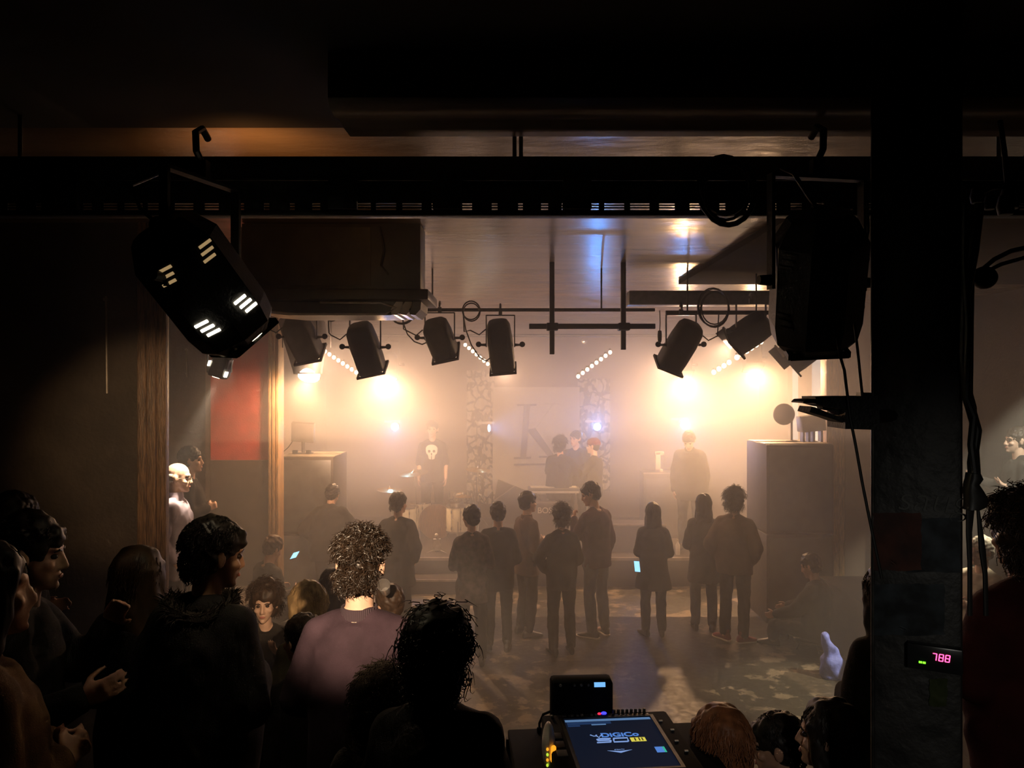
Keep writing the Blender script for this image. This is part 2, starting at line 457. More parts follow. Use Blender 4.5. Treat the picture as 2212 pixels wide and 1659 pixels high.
def hair_long(g, ln=.36, w=.10, th=.014, front=True, seed=0):
    s = g.s*HS; mb = hair_cap(g, th, .09); hp = lambda x,y,z: head_pts(g,x,y,z)
    up = V((0,0,1))
    rows = [(.05,.082+th,.075,-.03),(-.02,.084+th,.060,-.045),(-.09,w*.92,.050,-.062),(-.17,w,.045,-.075),(-.25,w*1.02,.042,-.082),(-ln,w*.86,.030,-.080)]
    mb.loft([(hp(0,y,0)+up*z*s, g.hr, g.hf, rx*s, ry*s) for z,rx,ry,y in rows], 24, 2.4)
    if front:
        for k in (-1,1):
            mb.loft([(hp(k*x,y,0)+up*z*s, g.hr, g.hf, rx*s, ry*s) for z,x,y,rx,ry in ((.06,.066,.01,.020,.06),(-.03,.078,.0,.018,.05),(-.12,.088,-.01,.02,.042),(-ln*.75,.090,-.03,.014,.03))], 12)
    return mb

SEATS = {}
SKINS = ('skin','skinpale','skindark')
def person(px, ytop, D, base, yaw, label, cat='person', H=None, skin='skin', top=('jacket','black_cloth',{}), legs='trousers_dark', hair=('short','hair_dark'),
           shoes='shoe_black', sole=None, group=None, face=False, vox=.0085, hands=True, curl=(.5,.5), palm=None, extra=None, seed=0, legdata=None, skirt=None, wr=.007, sitting=False, shoe_yaw=(8,-8), **pose):
    T = at(px, ytop, D)
    hh = {'curly':.020,'bushy':.05,'short':.010,'tuft':.022,'beanie':.02,'long':.012,'bald':0.,'bun':.012,'bob':.012}.get(hair[0], .01)
    if sitting:
        H = H or 1.72
        g = skeleton(H, seat=.45, legs=legdata, **pose); seat = .45 + (T.z-base) - hh*g.s - g.top.z
        g = skeleton(H, seat=seat, legs=legdata, **pose)
    else:
        g = None
        if H is None: H = T.z-base
        for _ in range(4):
            g = skeleton(H, legs=legdata, **pose); H *= (T.z-base)/(g.top.z+hh*g.s)
        g = skeleton(H, legs=legdata, **pose)
    rot = Matrix.Rotation(R(yaw), 3, 'Z'); off = rot @ V((g.top.x, g.top.y, 0))
    root = thing('person', label, cat, (T.x-off.x, T.y-off.y, base), R(yaw), group)
    s = g.s; root_inv = None
    fuse(skin_body(g, hands, curl, palm).done('body', skin, root), vox*s, 3, face_post(g))
    kind, mtl, kw = top
    kw = dict(kw)
    collar = kw.pop('collar', .0); fur = kw.pop('fur', 0)
    fuse(cloth_top(g, **kw).done(kind, mtl, root), .013*s, 4, waves(wr*s, 24, seed, (1,1,.8)))
    if collar:
        mb = MB(); mb.loft([(g.N-g.u*.045*s, g.r, g.f, .092*s, .082*s), (g.N-g.u*.0*s, g.r, g.f, .078*s, .074*s), (g.N+g.u*collar*s, g.r, g.f, .070*s, .068*s),
                 (g.N+g.u*(collar-.002)*s, g.r, g.f, .060*s, .058*s), (g.N-g.u*.03*s, g.r, g.f, .062*s, .06*s)], 40)
        mb.done('collar', M[mtl+'_rib'] if mtl+'_rib' in M else mtl, root)
    if fur:
        mb = MB(); rng = random.Random(seed+5)
        ring = [g.N + g.u*(-.012+.02*math.sin(t*2))*s + g.r*(.115*math.cos(t))*s*fur + g.f*(.105*math.sin(t)-.015)*s*fur for t in [2*math.pi*k/48 for k in range(48)]]
        mb.tube(ring+[ring[0]], .032*s, 8, None, False)
        for k in range(1500):
            p = ring[rng.randrange(48)]; d = V((rng.gauss(0,1),rng.gauss(0,1),rng.gauss(.35,1))).normalized()
            q = p + d*.026*s; L_ = rng.uniform(.02,.045)*s; e_ = q + (d + V((rng.gauss(0,.4),rng.gauss(0,.4),-.2))).normalized()*L_
            mb.tube([q, q.lerp(e_,.6)+V((0,0,.003)), e_], .0018*s, 3, [1,.7,.15])
        mb.done('fur_collar', 'fur_dark', root)
    if skirt: fuse(cloth_skirt(g).done('skirt', skirt, root), .014*s, 4, waves(.006*s, 22, seed+1))
    if legs: fuse(cloth_legs(g).done('trousers', legs, root), .013*s, 3, waves(.007*s, 30, seed+3, (1,1,.6)))
    if shoes:
        for k, yw in zip((-1,1), shoe_yaw):
            so = fuse(shoe(g, k, yw).done('shoe', shoes, root), .008*s, 2)
            if sole: shoe_sole(g, k, yw).done('sole', sole, so)
    s = g.s*HS; st, hm = hair[0], hair[1]; hk = dict(hair[2]) if len(hair) > 2 else {}
    ho = None
    if st == 'short':
        mb = hair_cap(g, .014, .074, hk.get('fringe', 0)); ho = fuse(mb.done('hair', hm, root), .006*s, 7, waves(.005*s, 70, seed))
        if hk.get('locks'): add_locks(MB(), g, hk['locks'], .036, .0020, .3, .5, seed, th=.016, segs=5, flow=True, low=-.7).done('hair_strands', hm, ho)
    elif st == 'tuft':
        mb = hair_cap(g, .012, .075, .01, lift=.008); ho = fuse(mb.done('hair', hm, root), .006*s, 1, waves(.007*s, 55, seed))
        add_locks(MB(), g, hk.get('locks', 380), .045, .0020, .6, .5, seed, th=.012, segs=6, flow=True, out=2.5).done('hair_strands', hm, ho)
    elif st == 'curly':
        mb = hair_cap(g, .004, .050, .0, sides=False); ho = fuse(mb.done('hair', hm, root), .007*s, 3, waves(.008*s, 60, seed))
        add_locks(MB(), g, hk.get('n', 1500), hk.get('len', .042), hk.get('rad', .0021), 1., .30, seed, th=.004, amp=hk.get('amp', .0072), segs=11, turns=hk.get('turns', 1.5), low=hk.get('low', -.62), out=.75, ears=True).done('curls', hm, ho)
    elif st == 'bushy':
        w = hk.get('w', .035)
        mb = hair_cap(g, w, .10, 0., lift=.008); ho = fuse(mb.done('hair', hm, root), .008*s, 1, waves(.009*s, 45, seed))
        add_locks(MB(), g, hk.get('n', 900), .05, .0018, 1., .6, seed, th=w, amp=.008, segs=9, low=-.8).done('hair_strands', hm, ho)
    elif st in ('long','bob'):
        mb = hair_long(g, hk.get('len', .36 if st == 'long' else .15), hk.get('w', .095), .014, hk.get('front', True))
        ho = fuse(mb.done('hair', hm, root), .008*s, 3, waves(.006*s, 60, seed, (1,1,.12)))
        add_locks(MB(), g, hk.get('n', 260), .075, .0016, .3, .6, seed, th=.015, segs=7, out=.5, flow=True).done('hair_strands', hm, ho)
    elif st == 'bun':
        mb = hair_cap(g, .024, .085, .0, lift=.004); ax = (g.hr,g.hf,g.hu)
        mb.ell(head_pts(g,.055,-.05,.115), (.042*s,.042*s,.036*s), ax); mb.ell(head_pts(g,.05,-.085,-.06), (.045*s,.03*s,.06*s), ax); mb.ell(head_pts(g,-.045,-.08,-.06), (.04*s,.03*s,.05*s), ax)
        ho = fuse(mb.done('hair', hm, root), .0075*s, 1, waves(.006*s, 45, seed))
        mb = MB(); add_locks(mb, g, 170, .075, .0017, 1., .9, seed+9, th=.022, amp=.012, segs=10, low=-.85)
        add_locks(mb, g, 1100, .075, .0016, 1., .9, seed, th=.022, amp=.009, segs=10, low=-.85, flow=True, out=2.2).done('hair_strands', hm, ho)
    elif st == 'beanie':
        mb = hair_cap(g, .007, .066); ho = fuse(mb.done('hair', hk.get('under','hair_dark'), root), .008*s, 2)
        mb = MB(); ax = (g.hr,g.hf,g.hu); hp = lambda x,y,z: head_pts(g,x,y,z)
        mb.loft([(hp(0,-.012,z), g.hr, g.hf, rx*s, ry*s) for z,rx,ry in ((.025,.094,.112),(.03,.097,.115),(.06,.096,.114),(.066,.091,.109),(.09,.086,.102),(.115,.068,.082),(.132,.042,.05),(.138,.012,.014))], 26)
        fuse(mb.done('beanie', hm, root), .007*s, 2, waves(.004*s, 60, seed))
    elif st == 'balding':
        mb = MB(); ax = (g.hr,g.hf,g.hu); e = lambda c, r: mb.ell(head_pts(g,*c), [k*s for k in r], ax)
        e((0,-.066,-.004), (.064,.046,.045))
        for k in (-1,1): e((k*.064,-.03,.008), (.018,.045,.036))
        ho = fuse(mb.done('hair', hm, root), .007*s, 2, waves(.004*s, 90, seed))
    if face:
        for k in (-1,1):
            MB().ell(head_pts(g, k*.031,.0735,.002), (.0125*s,.0115*s,.0095*s), (g.hr,g.hf,g.hu), 14, 9).done('eye', 'eye', root)
            pts = [head_pts(g, k*x, y, z) for x,y,z in ((.014,.0905,.020),(.030,.0875,.0245),(.048,.076,.019))]
            MB().tube(pts, .0038*s, 6, [.8,1,.5]).done('eyebrow', hm if st not in ('beanie','balding') else 'hair_dark', root)
        MB().ell(head_pts(g,0,.0945,-.0675), (.0195*s,.0052*s,.0075*s), (g.hr,g.hf,g.hu), 14, 9).done('lips', 'lip', root)
    if extra: extra(root, g)
    if sitting: SEATS[root.name] = (rot @ V((g.P.x, g.P.y+.06, 0)), g.P.z-.12*s, label)
    return root, g
def on_person(root, g, p):
    return root.matrix_basis @ V(p)

# ------------------------------------------------------------------ setting materials
def floor_mat():
    m, nt, N, L, b = newmat('worn_concrete_floor')
    tc = N.new('ShaderNodeTexCoord')
    def ns(scale, det, rough=.6):
        n = N.new('ShaderNodeTexNoise'); n.inputs['Scale'].default_value = scale; n.inputs['Detail'].default_value = det; n.inputs['Roughness'].default_value = rough
        L.new(tc.outputs['Object'], n.inputs['Vector']); return n
    def ramp(src, p0, p1, c0, c1):
        r = N.new('ShaderNodeValToRGB'); r.color_ramp.elements[0].position = p0; r.color_ramp.elements[1].position = p1
        r.color_ramp.elements[0].color = (*c0,1); r.color_ramp.elements[1].color = (*c1,1); L.new(src, r.inputs[0]); return r
    n1, n2, n3 = ns(.9, 8), ns(3.2, 9, .68), ns(14, 5)
    base = ramp(n1.outputs['Fac'], .3, .7, (.024,.021,.015), (.046,.039,.026))
    patch = ramp(n2.outputs['Fac'], .53, .56, (0,0,0), (1,1,1))
    area = ramp(n1.outputs['Fac'], .44, .54, (0,0,0), (1,1,1))
    mu = N.new('ShaderNodeMath'); mu.operation = 'MULTIPLY'; L.new(patch.outputs[0], mu.inputs[0]); L.new(area.outputs[0], mu.inputs[1])
    mx = N.new('ShaderNodeMix'); mx.data_type = 'RGBA'; L.new(mu.outputs[0], mx.inputs[0]); L.new(base.outputs[0], mx.inputs[6]); mx.inputs[7].default_value = (.20,.15,.10,1)
    L.new(mx.outputs[2], b.inputs['Base Color'])
    rr = ramp(n3.outputs['Fac'], .3, .7, (.38,)*3, (.6,)*3); L.new(rr.outputs[0], b.inputs['Roughness'])
    bp = N.new('ShaderNodeBump'); bp.inputs['Strength'].default_value = .35; bp.inputs['Distance'].default_value = .02
    L.new(n2.outputs['Fac'], bp.inputs['Height']); L.new(bp.outputs[0], b.inputs['Normal'])
    return m
def ceiling_mat():
    m, nt, N, L, b = newmat('glossy_painted_ceiling')
    tc = N.new('ShaderNodeTexCoord'); mp = N.new('ShaderNodeMapping'); mp.inputs['Scale'].default_value = (.35,1.8,1); L.new(tc.outputs['Object'], mp.inputs[0])
    n = N.new('ShaderNodeTexNoise'); n.inputs['Scale'].default_value = 1.6; n.inputs['Detail'].default_value = 7; L.new(mp.outputs[0], n.inputs['Vector'])
    r = N.new('ShaderNodeValToRGB'); r.color_ramp.elements[0].position = .35; r.color_ramp.elements[1].position = .7
    r.color_ramp.elements[0].color = (.20,.15,.10,1); r.color_ramp.elements[1].color = (.37,.265,.165,1)
    L.new(n.outputs['Fac'], r.inputs[0]); L.new(r.outputs[0], b.inputs['Base Color'])
    b.inputs['Roughness'].default_value = .25; b.inputs['Specular IOR Level'].default_value = .6
    n2 = N.new('ShaderNodeTexNoise'); n2.inputs['Scale'].default_value = 9; n2.inputs['Detail'].default_value = 6
    mp2 = N.new('ShaderNodeMapping'); mp2.inputs['Scale'].default_value = (.6,1.2,1); L.new(tc.outputs['Object'], mp2.inputs[0]); L.new(mp2.outputs[0], n2.inputs['Vector'])
    bp = N.new('ShaderNodeBump'); bp.inputs['Strength'].default_value = .10; bp.inputs['Distance'].default_value = .05
    L.new(n2.outputs['Fac'], bp.inputs['Height']); L.new(bp.outputs[0], b.inputs['Normal'])
    return m
def cells_mat(name, c_dark, c_light, scale):
    m, nt, N, L, b = newmat(name)
    tc = N.new('ShaderNodeTexCoord'); v = N.new('ShaderNodeTexVoronoi'); v.feature = 'DISTANCE_TO_EDGE'; v.inputs['Scale'].default_value = scale
    n = N.new('ShaderNodeTexNoise'); n.inputs['Scale'].default_value = 4; L.new(tc.outputs['Object'], n.inputs['Vector'])
    mx = N.new('ShaderNodeMix'); mx.data_type = 'RGBA'; mx.inputs[0].default_value = .22; L.new(tc.outputs['Object'], mx.inputs[6]); L.new(n.outputs['Color'], mx.inputs[7])
    L.new(mx.outputs[2], v.inputs['Vector'])
    r = N.new('ShaderNodeValToRGB'); r.color_ramp.elements[0].position = .09; r.color_ramp.elements[1].position = .14
    r.color_ramp.elements[0].color = (*c_dark,1); r.color_ramp.elements[1].color = (*c_light,1)
    L.new(v.outputs['Distance'], r.inputs[0]); L.new(r.outputs[0], b.inputs['Base Color']); b.inputs['Roughness'].default_value = .8
    return m
M['floor'] = floor_mat(); M['ceiling'] = ceiling_mat()
M['ceilingdark'] = mat('dark_ceiling_paint', (.03,.022,.015), .95, var=.3, scale=3, spec=.03)
M['walldark'] = mat('dark_wall', (.06,.042,.028), .7, var=.35, scale=2.5, bump=.2, bscale=30)
M['wallblack'] = mat('black_wall', (.018,.014,.012), .75, var=.3, scale=3)
M['wallstage'] = mat('stage_wall', (.22,.16,.11), .7, var=.2, scale=2)
M['wallred'] = mat('red_wall', (.34,.035,.02), .5, var=.18, scale=5, bump=.1, bscale=60)
M['walldado'] = mat('dark_dado', (.05,.034,.022), .6, var=.2)
M['stagefloor'] = mat('stage_carpet', (.030,.019,.014), .85, var=.3, scale=10, bump=.2, bscale=200)
M['stageedge'] = mat('stage_edge_trim', (.30,.25,.2), .4, .4, var=.2)
M['duct'] = mat('painted_beam', (.26,.20,.14), .30, var=.35, scale=5, bump=.12, bscale=8, stretch=(.3,2,2))
M['pillarblack'] = mat('pillar_poster_paint', (.020,.019,.018), .6, var=.55, scale=9, bump=.35, bscale=24)
M['banner'] = mat('banner_cloth', (.72,.66,.58), .85, var=.06, scale=4)
M['bannerink'] = mat('banner_ink', (.12,.10,.095), .8, var=.1)
M['hairline'] = mat('banner_hairline', (.55,.50,.44), .8, var=.1)
M['leopard'] = cells_mat('spotted_cloth', (.07,.05,.045), (.62,.55,.46), 7.)
M['windowcold'] = glow('window_cold_pane', (.62,.78,.86), .55)

# ------------------------------------------------------------------ the setting
MB().box2((-6,-2,-.1), (6,15,0)).done('floor', 'floor'); struct(bpy.data.objects['floor'])
struct(MB().box2((-5.6,-2,.0), (5.6,3.75,.55)).done('floor_platform', 'walldark'))
struct(MB().box2((-5.6,5.3,.0), (-2.75,8.95,.6)).done('floor_gallery_left', 'walldark'))
struct(MB().box2((3.6,5.4,.0), (5.6,9.0,.7)).done('floor_gallery_right', 'walldark'))
st = struct(MB().box2((-3.45,11.2,.0), (4.65,14.6,.42)).done('floor_stage', 'stagefloor'))
MB().box2((-3.45,11.16,.385), (4.65,11.2,.425)).done('trim_stage_edge', 'stageedge', st)
struct(MB().box2((-6,3.15,4.0), (6,15,4.12)).done('ceiling', 'ceiling'))
struct(MB().box2((-6,-2,4.0), (6,3.15,4.12)).done('ceiling_rear', 'wallblack'))
struct(MB().box2((1.68,4.4,3.955), (5.6,7.75,4.0)).done('ceiling_panel', 'ceilingdark'))
struct(MB().box2((-5.75,-2,0), (-5.6,15,4)).done('wall_left', 'wallblack'))
struct(MB().box2((5.6,-2,0), (5.75,15,4)).done('wall_right', 'walldark'))
struct(MB().box2((-5.6,14.6,0), (5.6,14.75,4)).done('wall_back', 'wallstage'))
struct(MB().box2((-5.6,-2,0), (5.6,-1.85,4)).done('wall_rear', 'wallblack'))
struct(MB().box2((-5.6,5.0,0), (-2.43,5.05,4)).done('wall_partition', 'walldark'))
struct(MB().box2((-5.6,10.3,0), (-3.52,10.45,4)).done('wall_recess', 'walldark'))
w = struct(MB().box2((-3.53,9.0,2.06), (-2.83,9.15,4)).done('wall_red', 'wallred'))
MB().box2((-3.53,8.985,0), (-2.83,9.15,2.06)).done('dado_panel', 'walldado', w)
struct(MB().box2((-3.65,9.15,0), (-3.53,14.6,4)).done('wall_stage_left', 'wallstage'))
# right stage wall with the window opening built around the cold lit panes
wr_ = MB(); wr_.box2((4.7,9.2,0),(4.85,14.6,1.97)); wr_.box2((4.7,9.2,3.36),(4.85,14.6,4)); wr_.box2((4.7,9.2,1.97),(4.85,11.55,3.36)); wr_.box2((4.7,13.1,1.97),(4.85,14.6,3.36))
struct(wr_.done('wall_stage_right', 'wallstage'))
win = struct(MB().box2((4.70,12.25,1.97),(4.82,12.62,3.36)).done('window_1', 'wallstage'))
MB().box2((4.78,11.55,1.97),(4.80,12.25,3.36)).done('pane', 'windowcold', win)
MB().box2((4.78,12.62,1.97),(4.80,13.1,3.36)).done('pane', 'windowcold', win)
# timber posts
def post(name, lo, hi, m):
    mb = MB(); lo, hi = V(lo), V(hi); w_ = (hi.x-lo.x)/3
    for k in range(3):
        mb.box2((lo.x+w_*k+.003, lo.y-(.006 if k == 1 else 0), lo.z), (lo.x+w_*(k+1)-.003, hi.y, hi.z), .006)
    mb.box2((lo.x+.01, lo.y+.01, lo.z), (hi.x-.01, hi.y-.01, hi.z))
    return struct(mb.done(name, m))
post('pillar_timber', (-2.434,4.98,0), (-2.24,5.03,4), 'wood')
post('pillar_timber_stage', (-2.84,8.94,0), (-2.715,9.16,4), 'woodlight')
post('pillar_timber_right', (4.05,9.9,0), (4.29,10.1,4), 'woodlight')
struct(MB().box2((4.29,9.9,0), (5.6,10.05,4)).done('wall_right_return', 'wallstage'))
PILA = math.atan2(1.158,2.2); PILN = V((-math.sin(PILA),-math.cos(PILA),0)); PIL0 = at(1980,830,2.2)
def atp(px, py, eps=0.):
    """point on the pillar's front face seen at a photo pixel, eps metres in front of it"""
    d = V(((px-CX)/F, 1, -(py-CY)/F)); o = V((0,0,CAMZ)); return o + d*((PIL0 + PILN*eps - o).dot(PILN)/d.dot(PILN))
pa_, pb_ = atp(1880,830), atp(2080,830); pw = (pb_-pa_).length; pc = (pa_+pb_)/2 - PILN*pw*.5
pil = struct(MB().box((0,0,2.275), (pw,pw,3.45), None, .018).done('pillar_right', 'pillarblack')); pil.location = (pc.x,pc.y,0); pil.rotation_euler = (0,0,-PILA)
MB().tube([(-pw*.5+.006,-pw*.5-.001,.55),(-pw*.5+.007,-pw*.5-.002,1.6),(-pw*.5+.006,-pw*.5,2.7),(-pw*.5+.007,-pw*.5-.001,4)], .005, 8).done('corner_bead', 'darksteel', pil)
# dropped beam under the ceiling with its rounded lower edge
mb = MB(); pr = [(2.44,4.0),(2.44,3.86),(2.47,3.835),(2.53,3.83),(2.6,3.845),(2.68,3.84),(2.78,3.845),(2.81,3.87),(2.815,3.93),(2.815,4.0)]
mb.prism(pr, (0,1,0), (0,0,1), (5.8,0,0), (-.585,0,0)); struct(mb.done('beam_ceiling', 'duct', angle=50))
# skirting behind PA and stage cornices
struct(MB().box2((-3.53,9.2,3.70), (-3.44,14.6,3.78)).done('trim_1', 'stageedge'))
struct(MB().box2((4.62,10.2,3.55), (4.7,14.6,3.62)).done('trim_2', 'stageedge'))

# haze filling the hall
def haze(lo, hi, dens, label):
    hz = MB().box2(lo, hi).done('haze', 'black', smooth=False)
    m = bpy.data.materials.new('stage_haze'); m.use_nodes = True; nt = m.node_tree; nt.nodes.clear()
    ou = nt.nodes.new('ShaderNodeOutputMaterial'); vs = nt.nodes.new('ShaderNodeVolumeScatter')
    vs.inputs['Color'].default_value = (1,1,1,1); vs.inputs['Density'].default_value = dens; vs.inputs['Anisotropy'].default_value = HAZE_G
    nt.links.new(vs.outputs[0], ou.inputs['Volume']); hz.data.materials.clear(); hz.data.materials.append(m)
    try: m.cycles.homogeneous_volume = True
    except Exception: pass
    tag(hz, label, 'haze', None, 'stuff')
haze((-3.5,8.35,2.3), (4.65,14.58,3.996), HAZE_D, 'thick warm stage haze hanging around the lamps')
haze((-5.55,9.75,1.35), (5.55,14.58,2.295), HAZE_D*.85, 'warm stage haze around the standing band')
haze((-5.55,9.75,.43), (5.55,14.58,1.345), HAZE_D*.45, 'thinner haze low over the stage floor')
haze((-5.55,3.9,2.3), (5.55,8.345,3.996), HAZE_F, 'thin haze under the ceiling over the audience')
haze((-5.55,3.9,.004), (5.55,9.745,2.295), HAZE_F, 'thin haze drifting among the audience')

# ------------------------------------------------------------------ rigging above the crowd
t = thing('lighting_truss', 'long black lighting bar with slotted cable tray crossing under the ceiling', 'truss', (-.3,3.0,3.72))
x0, x1 = -2.5, 2.9
MB().box2((x0,-.05,.018),(x1,.05,.105), .004).done('top_rail', 'black', t)
MB().box2((x0,-.056,.012),(x1,-.046,.020)).done('edge_strip', 'darksteel', t)
MB().box2((x0,-.03,-.118),(x1,.03,-.098), .003).done('bottom_rail', 'black', t)
mb = MB()
for zz in (-.068,-.078,-.088,-.099): mb.box2((x0,-.028,zz-.003),(x1,-.024,zz+.002))
k = x0
while k < x1:
    mb.box2((k,-.029,-.098),(k+.05+.03*math.sin(k*7),-.023,-.060)); k += .098
mb.box2((x0,-.028,-.066),(x1,-.022,.016)); mb.done('cable_tray', 'darksteel', t)
for xx in (-1.42,-.35,.05,.55,1.55,1.95):
    mb = MB(); mb.box2((xx-.055,-.06,-.10),(xx+.055,-.03,.02), .004); mb.box2((xx-.05,-.055,-.10),(xx+.05,.04,-.09)); mb.tube([(xx,-.06,-.04),(xx,-.09,-.04)], .012, 8)
    mb.done('clamp', 'black', t)
for xx in (-1.62,.31,.335,2.2):
    MB().tube([(xx,.0,.10),(xx,.0,.28)], .008, 8).done('hanger_rod', 'darksteel', t)

def coil(name, label, c, rx, rz, n, ax=(1,0,0), r=.006, seed=0):
    rng = random.Random(seed); pts = []; a = V(ax)
    for k in range(n*20):
        f = k/20; th = 2*math.pi*f; w = 1+.09*math.sin(f*2.1+seed)
        pts.append(V(c)+a*(rx*w*math.cos(th)+.012*math.sin(f*1.7))+V((0,0,1))*(rz*w*math.sin(th)-.02*math.cos(f*1.3))+V((0,-.03-.008*(f%3),0)))
    return tag(MB().tube(pts, r, 6).done(name, 'rubber'), label, 'cable')
coil('hanging_coil', 'coil of black cable looped over the lighting bar beside the right big spotlight', (at(1562,415,2.92)), .095, .115, 6)

# ------------------------------------------------------------------ big octagonal theatre spotlights
def frame_of(d, hint=(1,0,0)):
    d = V(d).normalized(); a = V(hint); a = (a - d*a.dot(d)).normalized(); return d, a, d.cross(a)
def big_spot(label, loc, d, hang, lit, group, off=0., yaw=0., r=.150, L_=.46):
    t = thing('spotlight', label, 'spotlight', loc, 0, group)
    d, a, b = frame_of(d); v_ = V((0,0,CAMZ))-V(loc); q = Quaternion(d, math.atan2(v_.dot(b), v_.dot(a))-R(22.5)+R(off)); a = q @ a; b = q @ b
    def ring(mb, k, rr):
        vs = [mb.bm.verts.new(d*(k*L_) + a*(rr*math.cos(R(22.5+45*i))) + b*(rr*math.sin(R(22.5+45*i)))) for i in range(8)]; return vs
    mb = MB(); mb._skin([ring(mb,-.5,r*.62), ring(mb,-.47,r*.74), ring(mb,-.30,r*1.03), ring(mb,.30,r*1.03), ring(mb,.44,r*.95), ring(mb,.5,r*.78)])
    body = mb.done('housing', 'black', t, smooth=False)
    mb = MB()
    for sgn in (-1,1):
        mb.box(d*(.51*L_)+a*(sgn*r*.62), (.018,.02,2*r*.64), Matrix((a,d,b)).transposed())
        mb.box(d*(.51*L_)+b*(sgn*r*.62), (2*r*.64,.02,.018), Matrix((a,d,b)).transposed())
    mb.done('gel_frame', 'black', t)
    MB().cone(d*(.47*L_), d*(.505*L_), r*.7, r*.7, 24).done('lens', 'hotlens' if lit else 'blackgloss', t)
    MB().ell(d*(-.5*L_), (.03,.03,.03), None, 12, 8).done('rear_knob', 'rubber', t)
    apo = r*1.03*math.cos(R(22.5))
    for i in range(8):                                                   # louvre slots near both ends of each face
        th = R(45*i+45); n_ = (a*math.cos(th)+b*math.sin(th)).normalized(); tn = d.cross(n_)
        vp_ = (v_ - d*v_.dot(d)).normalized()
        if -.1 < n_.dot(vp_) < .7: continue
        for end in (-1,1):
            mb = MB()
            for k in range(3):
                c = d*(end*(.275-.048*k)*L_) + n_*(apo+.0015) + tn*(.008*(k-1)) + tn*(.020 if tn.dot(n_-vp_*n_.dot(vp_)) > 0 else -.020)
                mb.box(c, (.050,.0105,.004), Matrix((tn,d,n_)).transposed(), .0018)
            mb.done('louvre_vent', ('ventglow' if end > 0 else 'ventdim') if lit else 'black', t)
    # yoke and hook clamp
    w_ = r*1.12; YR = Matrix.Rotation(R(yaw),4,'Z')
    mb = MB()
    for sgn in (-1,1): mb.box2((sgn*w_-.006,-.018,-.03),(sgn*w_+.006,.018,hang-.05))
    mb.box2((-w_-.006,-.018,hang-.058),(w_+.006,.018,hang-.046)); mb.xf(YR).done('yoke', 'black', t)
    for sgn in (-1,1): MB().cone((sgn*w_,0,0),(sgn*(w_+.045),0,0),.02,.016,10).xf(YR).done('pivot_knob','rubber',t)
    mb = MB(); mb.box2((-.02,-.02,hang-.05),(.02,.02,hang+.01)); mb.tube([(0,.0,hang),(0,-.05,hang+.03),(0,-.055,hang+.09),(0,0,hang+.12),(0,.05,hang+.1)], .012, 8)
    mb.done('hook_clamp', 'darksteel', t)
    p0 = d*(-.5*L_)
    MB().tube([p0, p0+V((-.05,-.02,.05)), p0+V((-.09,0,.13)), V((-.12,0,hang-.02))], .007, 8).done('power_cable', 'rubber', t)
    return t
PL = at(437,612,2.62); PR = at(1765,608,2.6)
big_spot('lit octagonal black spotlight with glowing vents hanging left of the air conditioner', PL, (.42,.50,-.76), 3.70-PL.z, True, 'large octagonal spotlights on the bar', 0, 70)
big_spot('unlit octagonal black spotlight hanging beside the black pillar', PR, (.10,.42,-.90), 3.70-PR.z, False, 'large octagonal spotlights on the bar', 8, 10)

# ------------------------------------------------------------------ air conditioner, second box on the ceiling
t = thing('air_conditioner', 'boxy ceiling air conditioner with louvred end hanging left of the stage', 'air conditioner', (-1.16,5.05,3.42))
MB().box2((-.60,-.05,.14),(.565,.22,.575), .006).done('casing', 'acbody', t)
MB().box2((-.60,-.056,.17),(.24,-.05,.55)).done('rear_panel', 'acgrille', t)
MB().box2((-.64,-.09,.075),(.62,.5,.145), .012).done('flange', 'acbody', t)
mb = MB(); mb.prism([(-.55,.075),(-.5,.0),(-.3,-.018),(.36,-.018),(.47,.0),(.52,.075)], (1,0,0),(0,0,1),(0,.42,0),(0,.0,0)); mb.done('underside_shell', 'acgrille', t)
mb = MB(); mb.tube([(-.53,-.008,.05),(-.44,-.008,.005),(-.25,-.008,-.012),(.33,-.008,-.012),(.40,-.008,.03),(.30,-.008,.062),(-.1,-.008,.066)], .008, 8); mb.done('frame_moulding', 'acwhite', t)
for k in range(3):
    mb = MB(); mb.prism([(.40+.06*k,.07),(.365+.06*k,.02),(.37+.06*k,-.014),(.405+.06*k,-.018),(.44+.06*k,.02),(.445+.06*k,.07)], (1,0,0),(0,0,1),(0,.40,0),(0,-.012,0)); mb.done('louvre', 'acwhite' if k < 2 else 'acbody', t)
MB().tube([(.30,-.065,.55),(.33,-.075,.40),(.31,-.07,.30),(.36,-.07,.24)], .006, 8).done('drain_hose', 'acbody', t)

# ------------------------------------------------------------------ stage lighting bars and cans
def pipe(label, p0, p1, r, cat='bar'):
    c = (V(p0)+V(p1))/2; t = thing('lighting_bar', label, cat, c)
    MB().tube([V(p0)-c, V(p1)-c], r, 12).done('pipe', 'darksteel', t)
    for k in (.12,.5,.88):
        q = V(p0).lerp(V(p1), k)-c; MB().tube([q, q+V((0,0,4.0-c.z))], .008, 8).done('drop_rod', 'darksteel', t)
    return t
pipe('thin steel lighting bar above the left row of stage spotlights', (-2.75,7,3.625), (1.3,7,3.625), .016)
pipe('thin steel lighting bar above the right row of stage spotlights', (1.4,7.0,3.60), (3.05,7.0,3.60), .02)
pipe('steel bar holding the blazing backlights over the stage edge', (-3.45,11.9,3.7), (4.6,11.9,3.7), .024)
bm_ = MB(); bm_.box2((1.12,7.35,3.71),(3.2,7.55,3.845), .01); tag(bm_.done('dark_box_beam', 'darksteel'), 'dark box section beam under the ceiling over the right spotlights', 'beam')
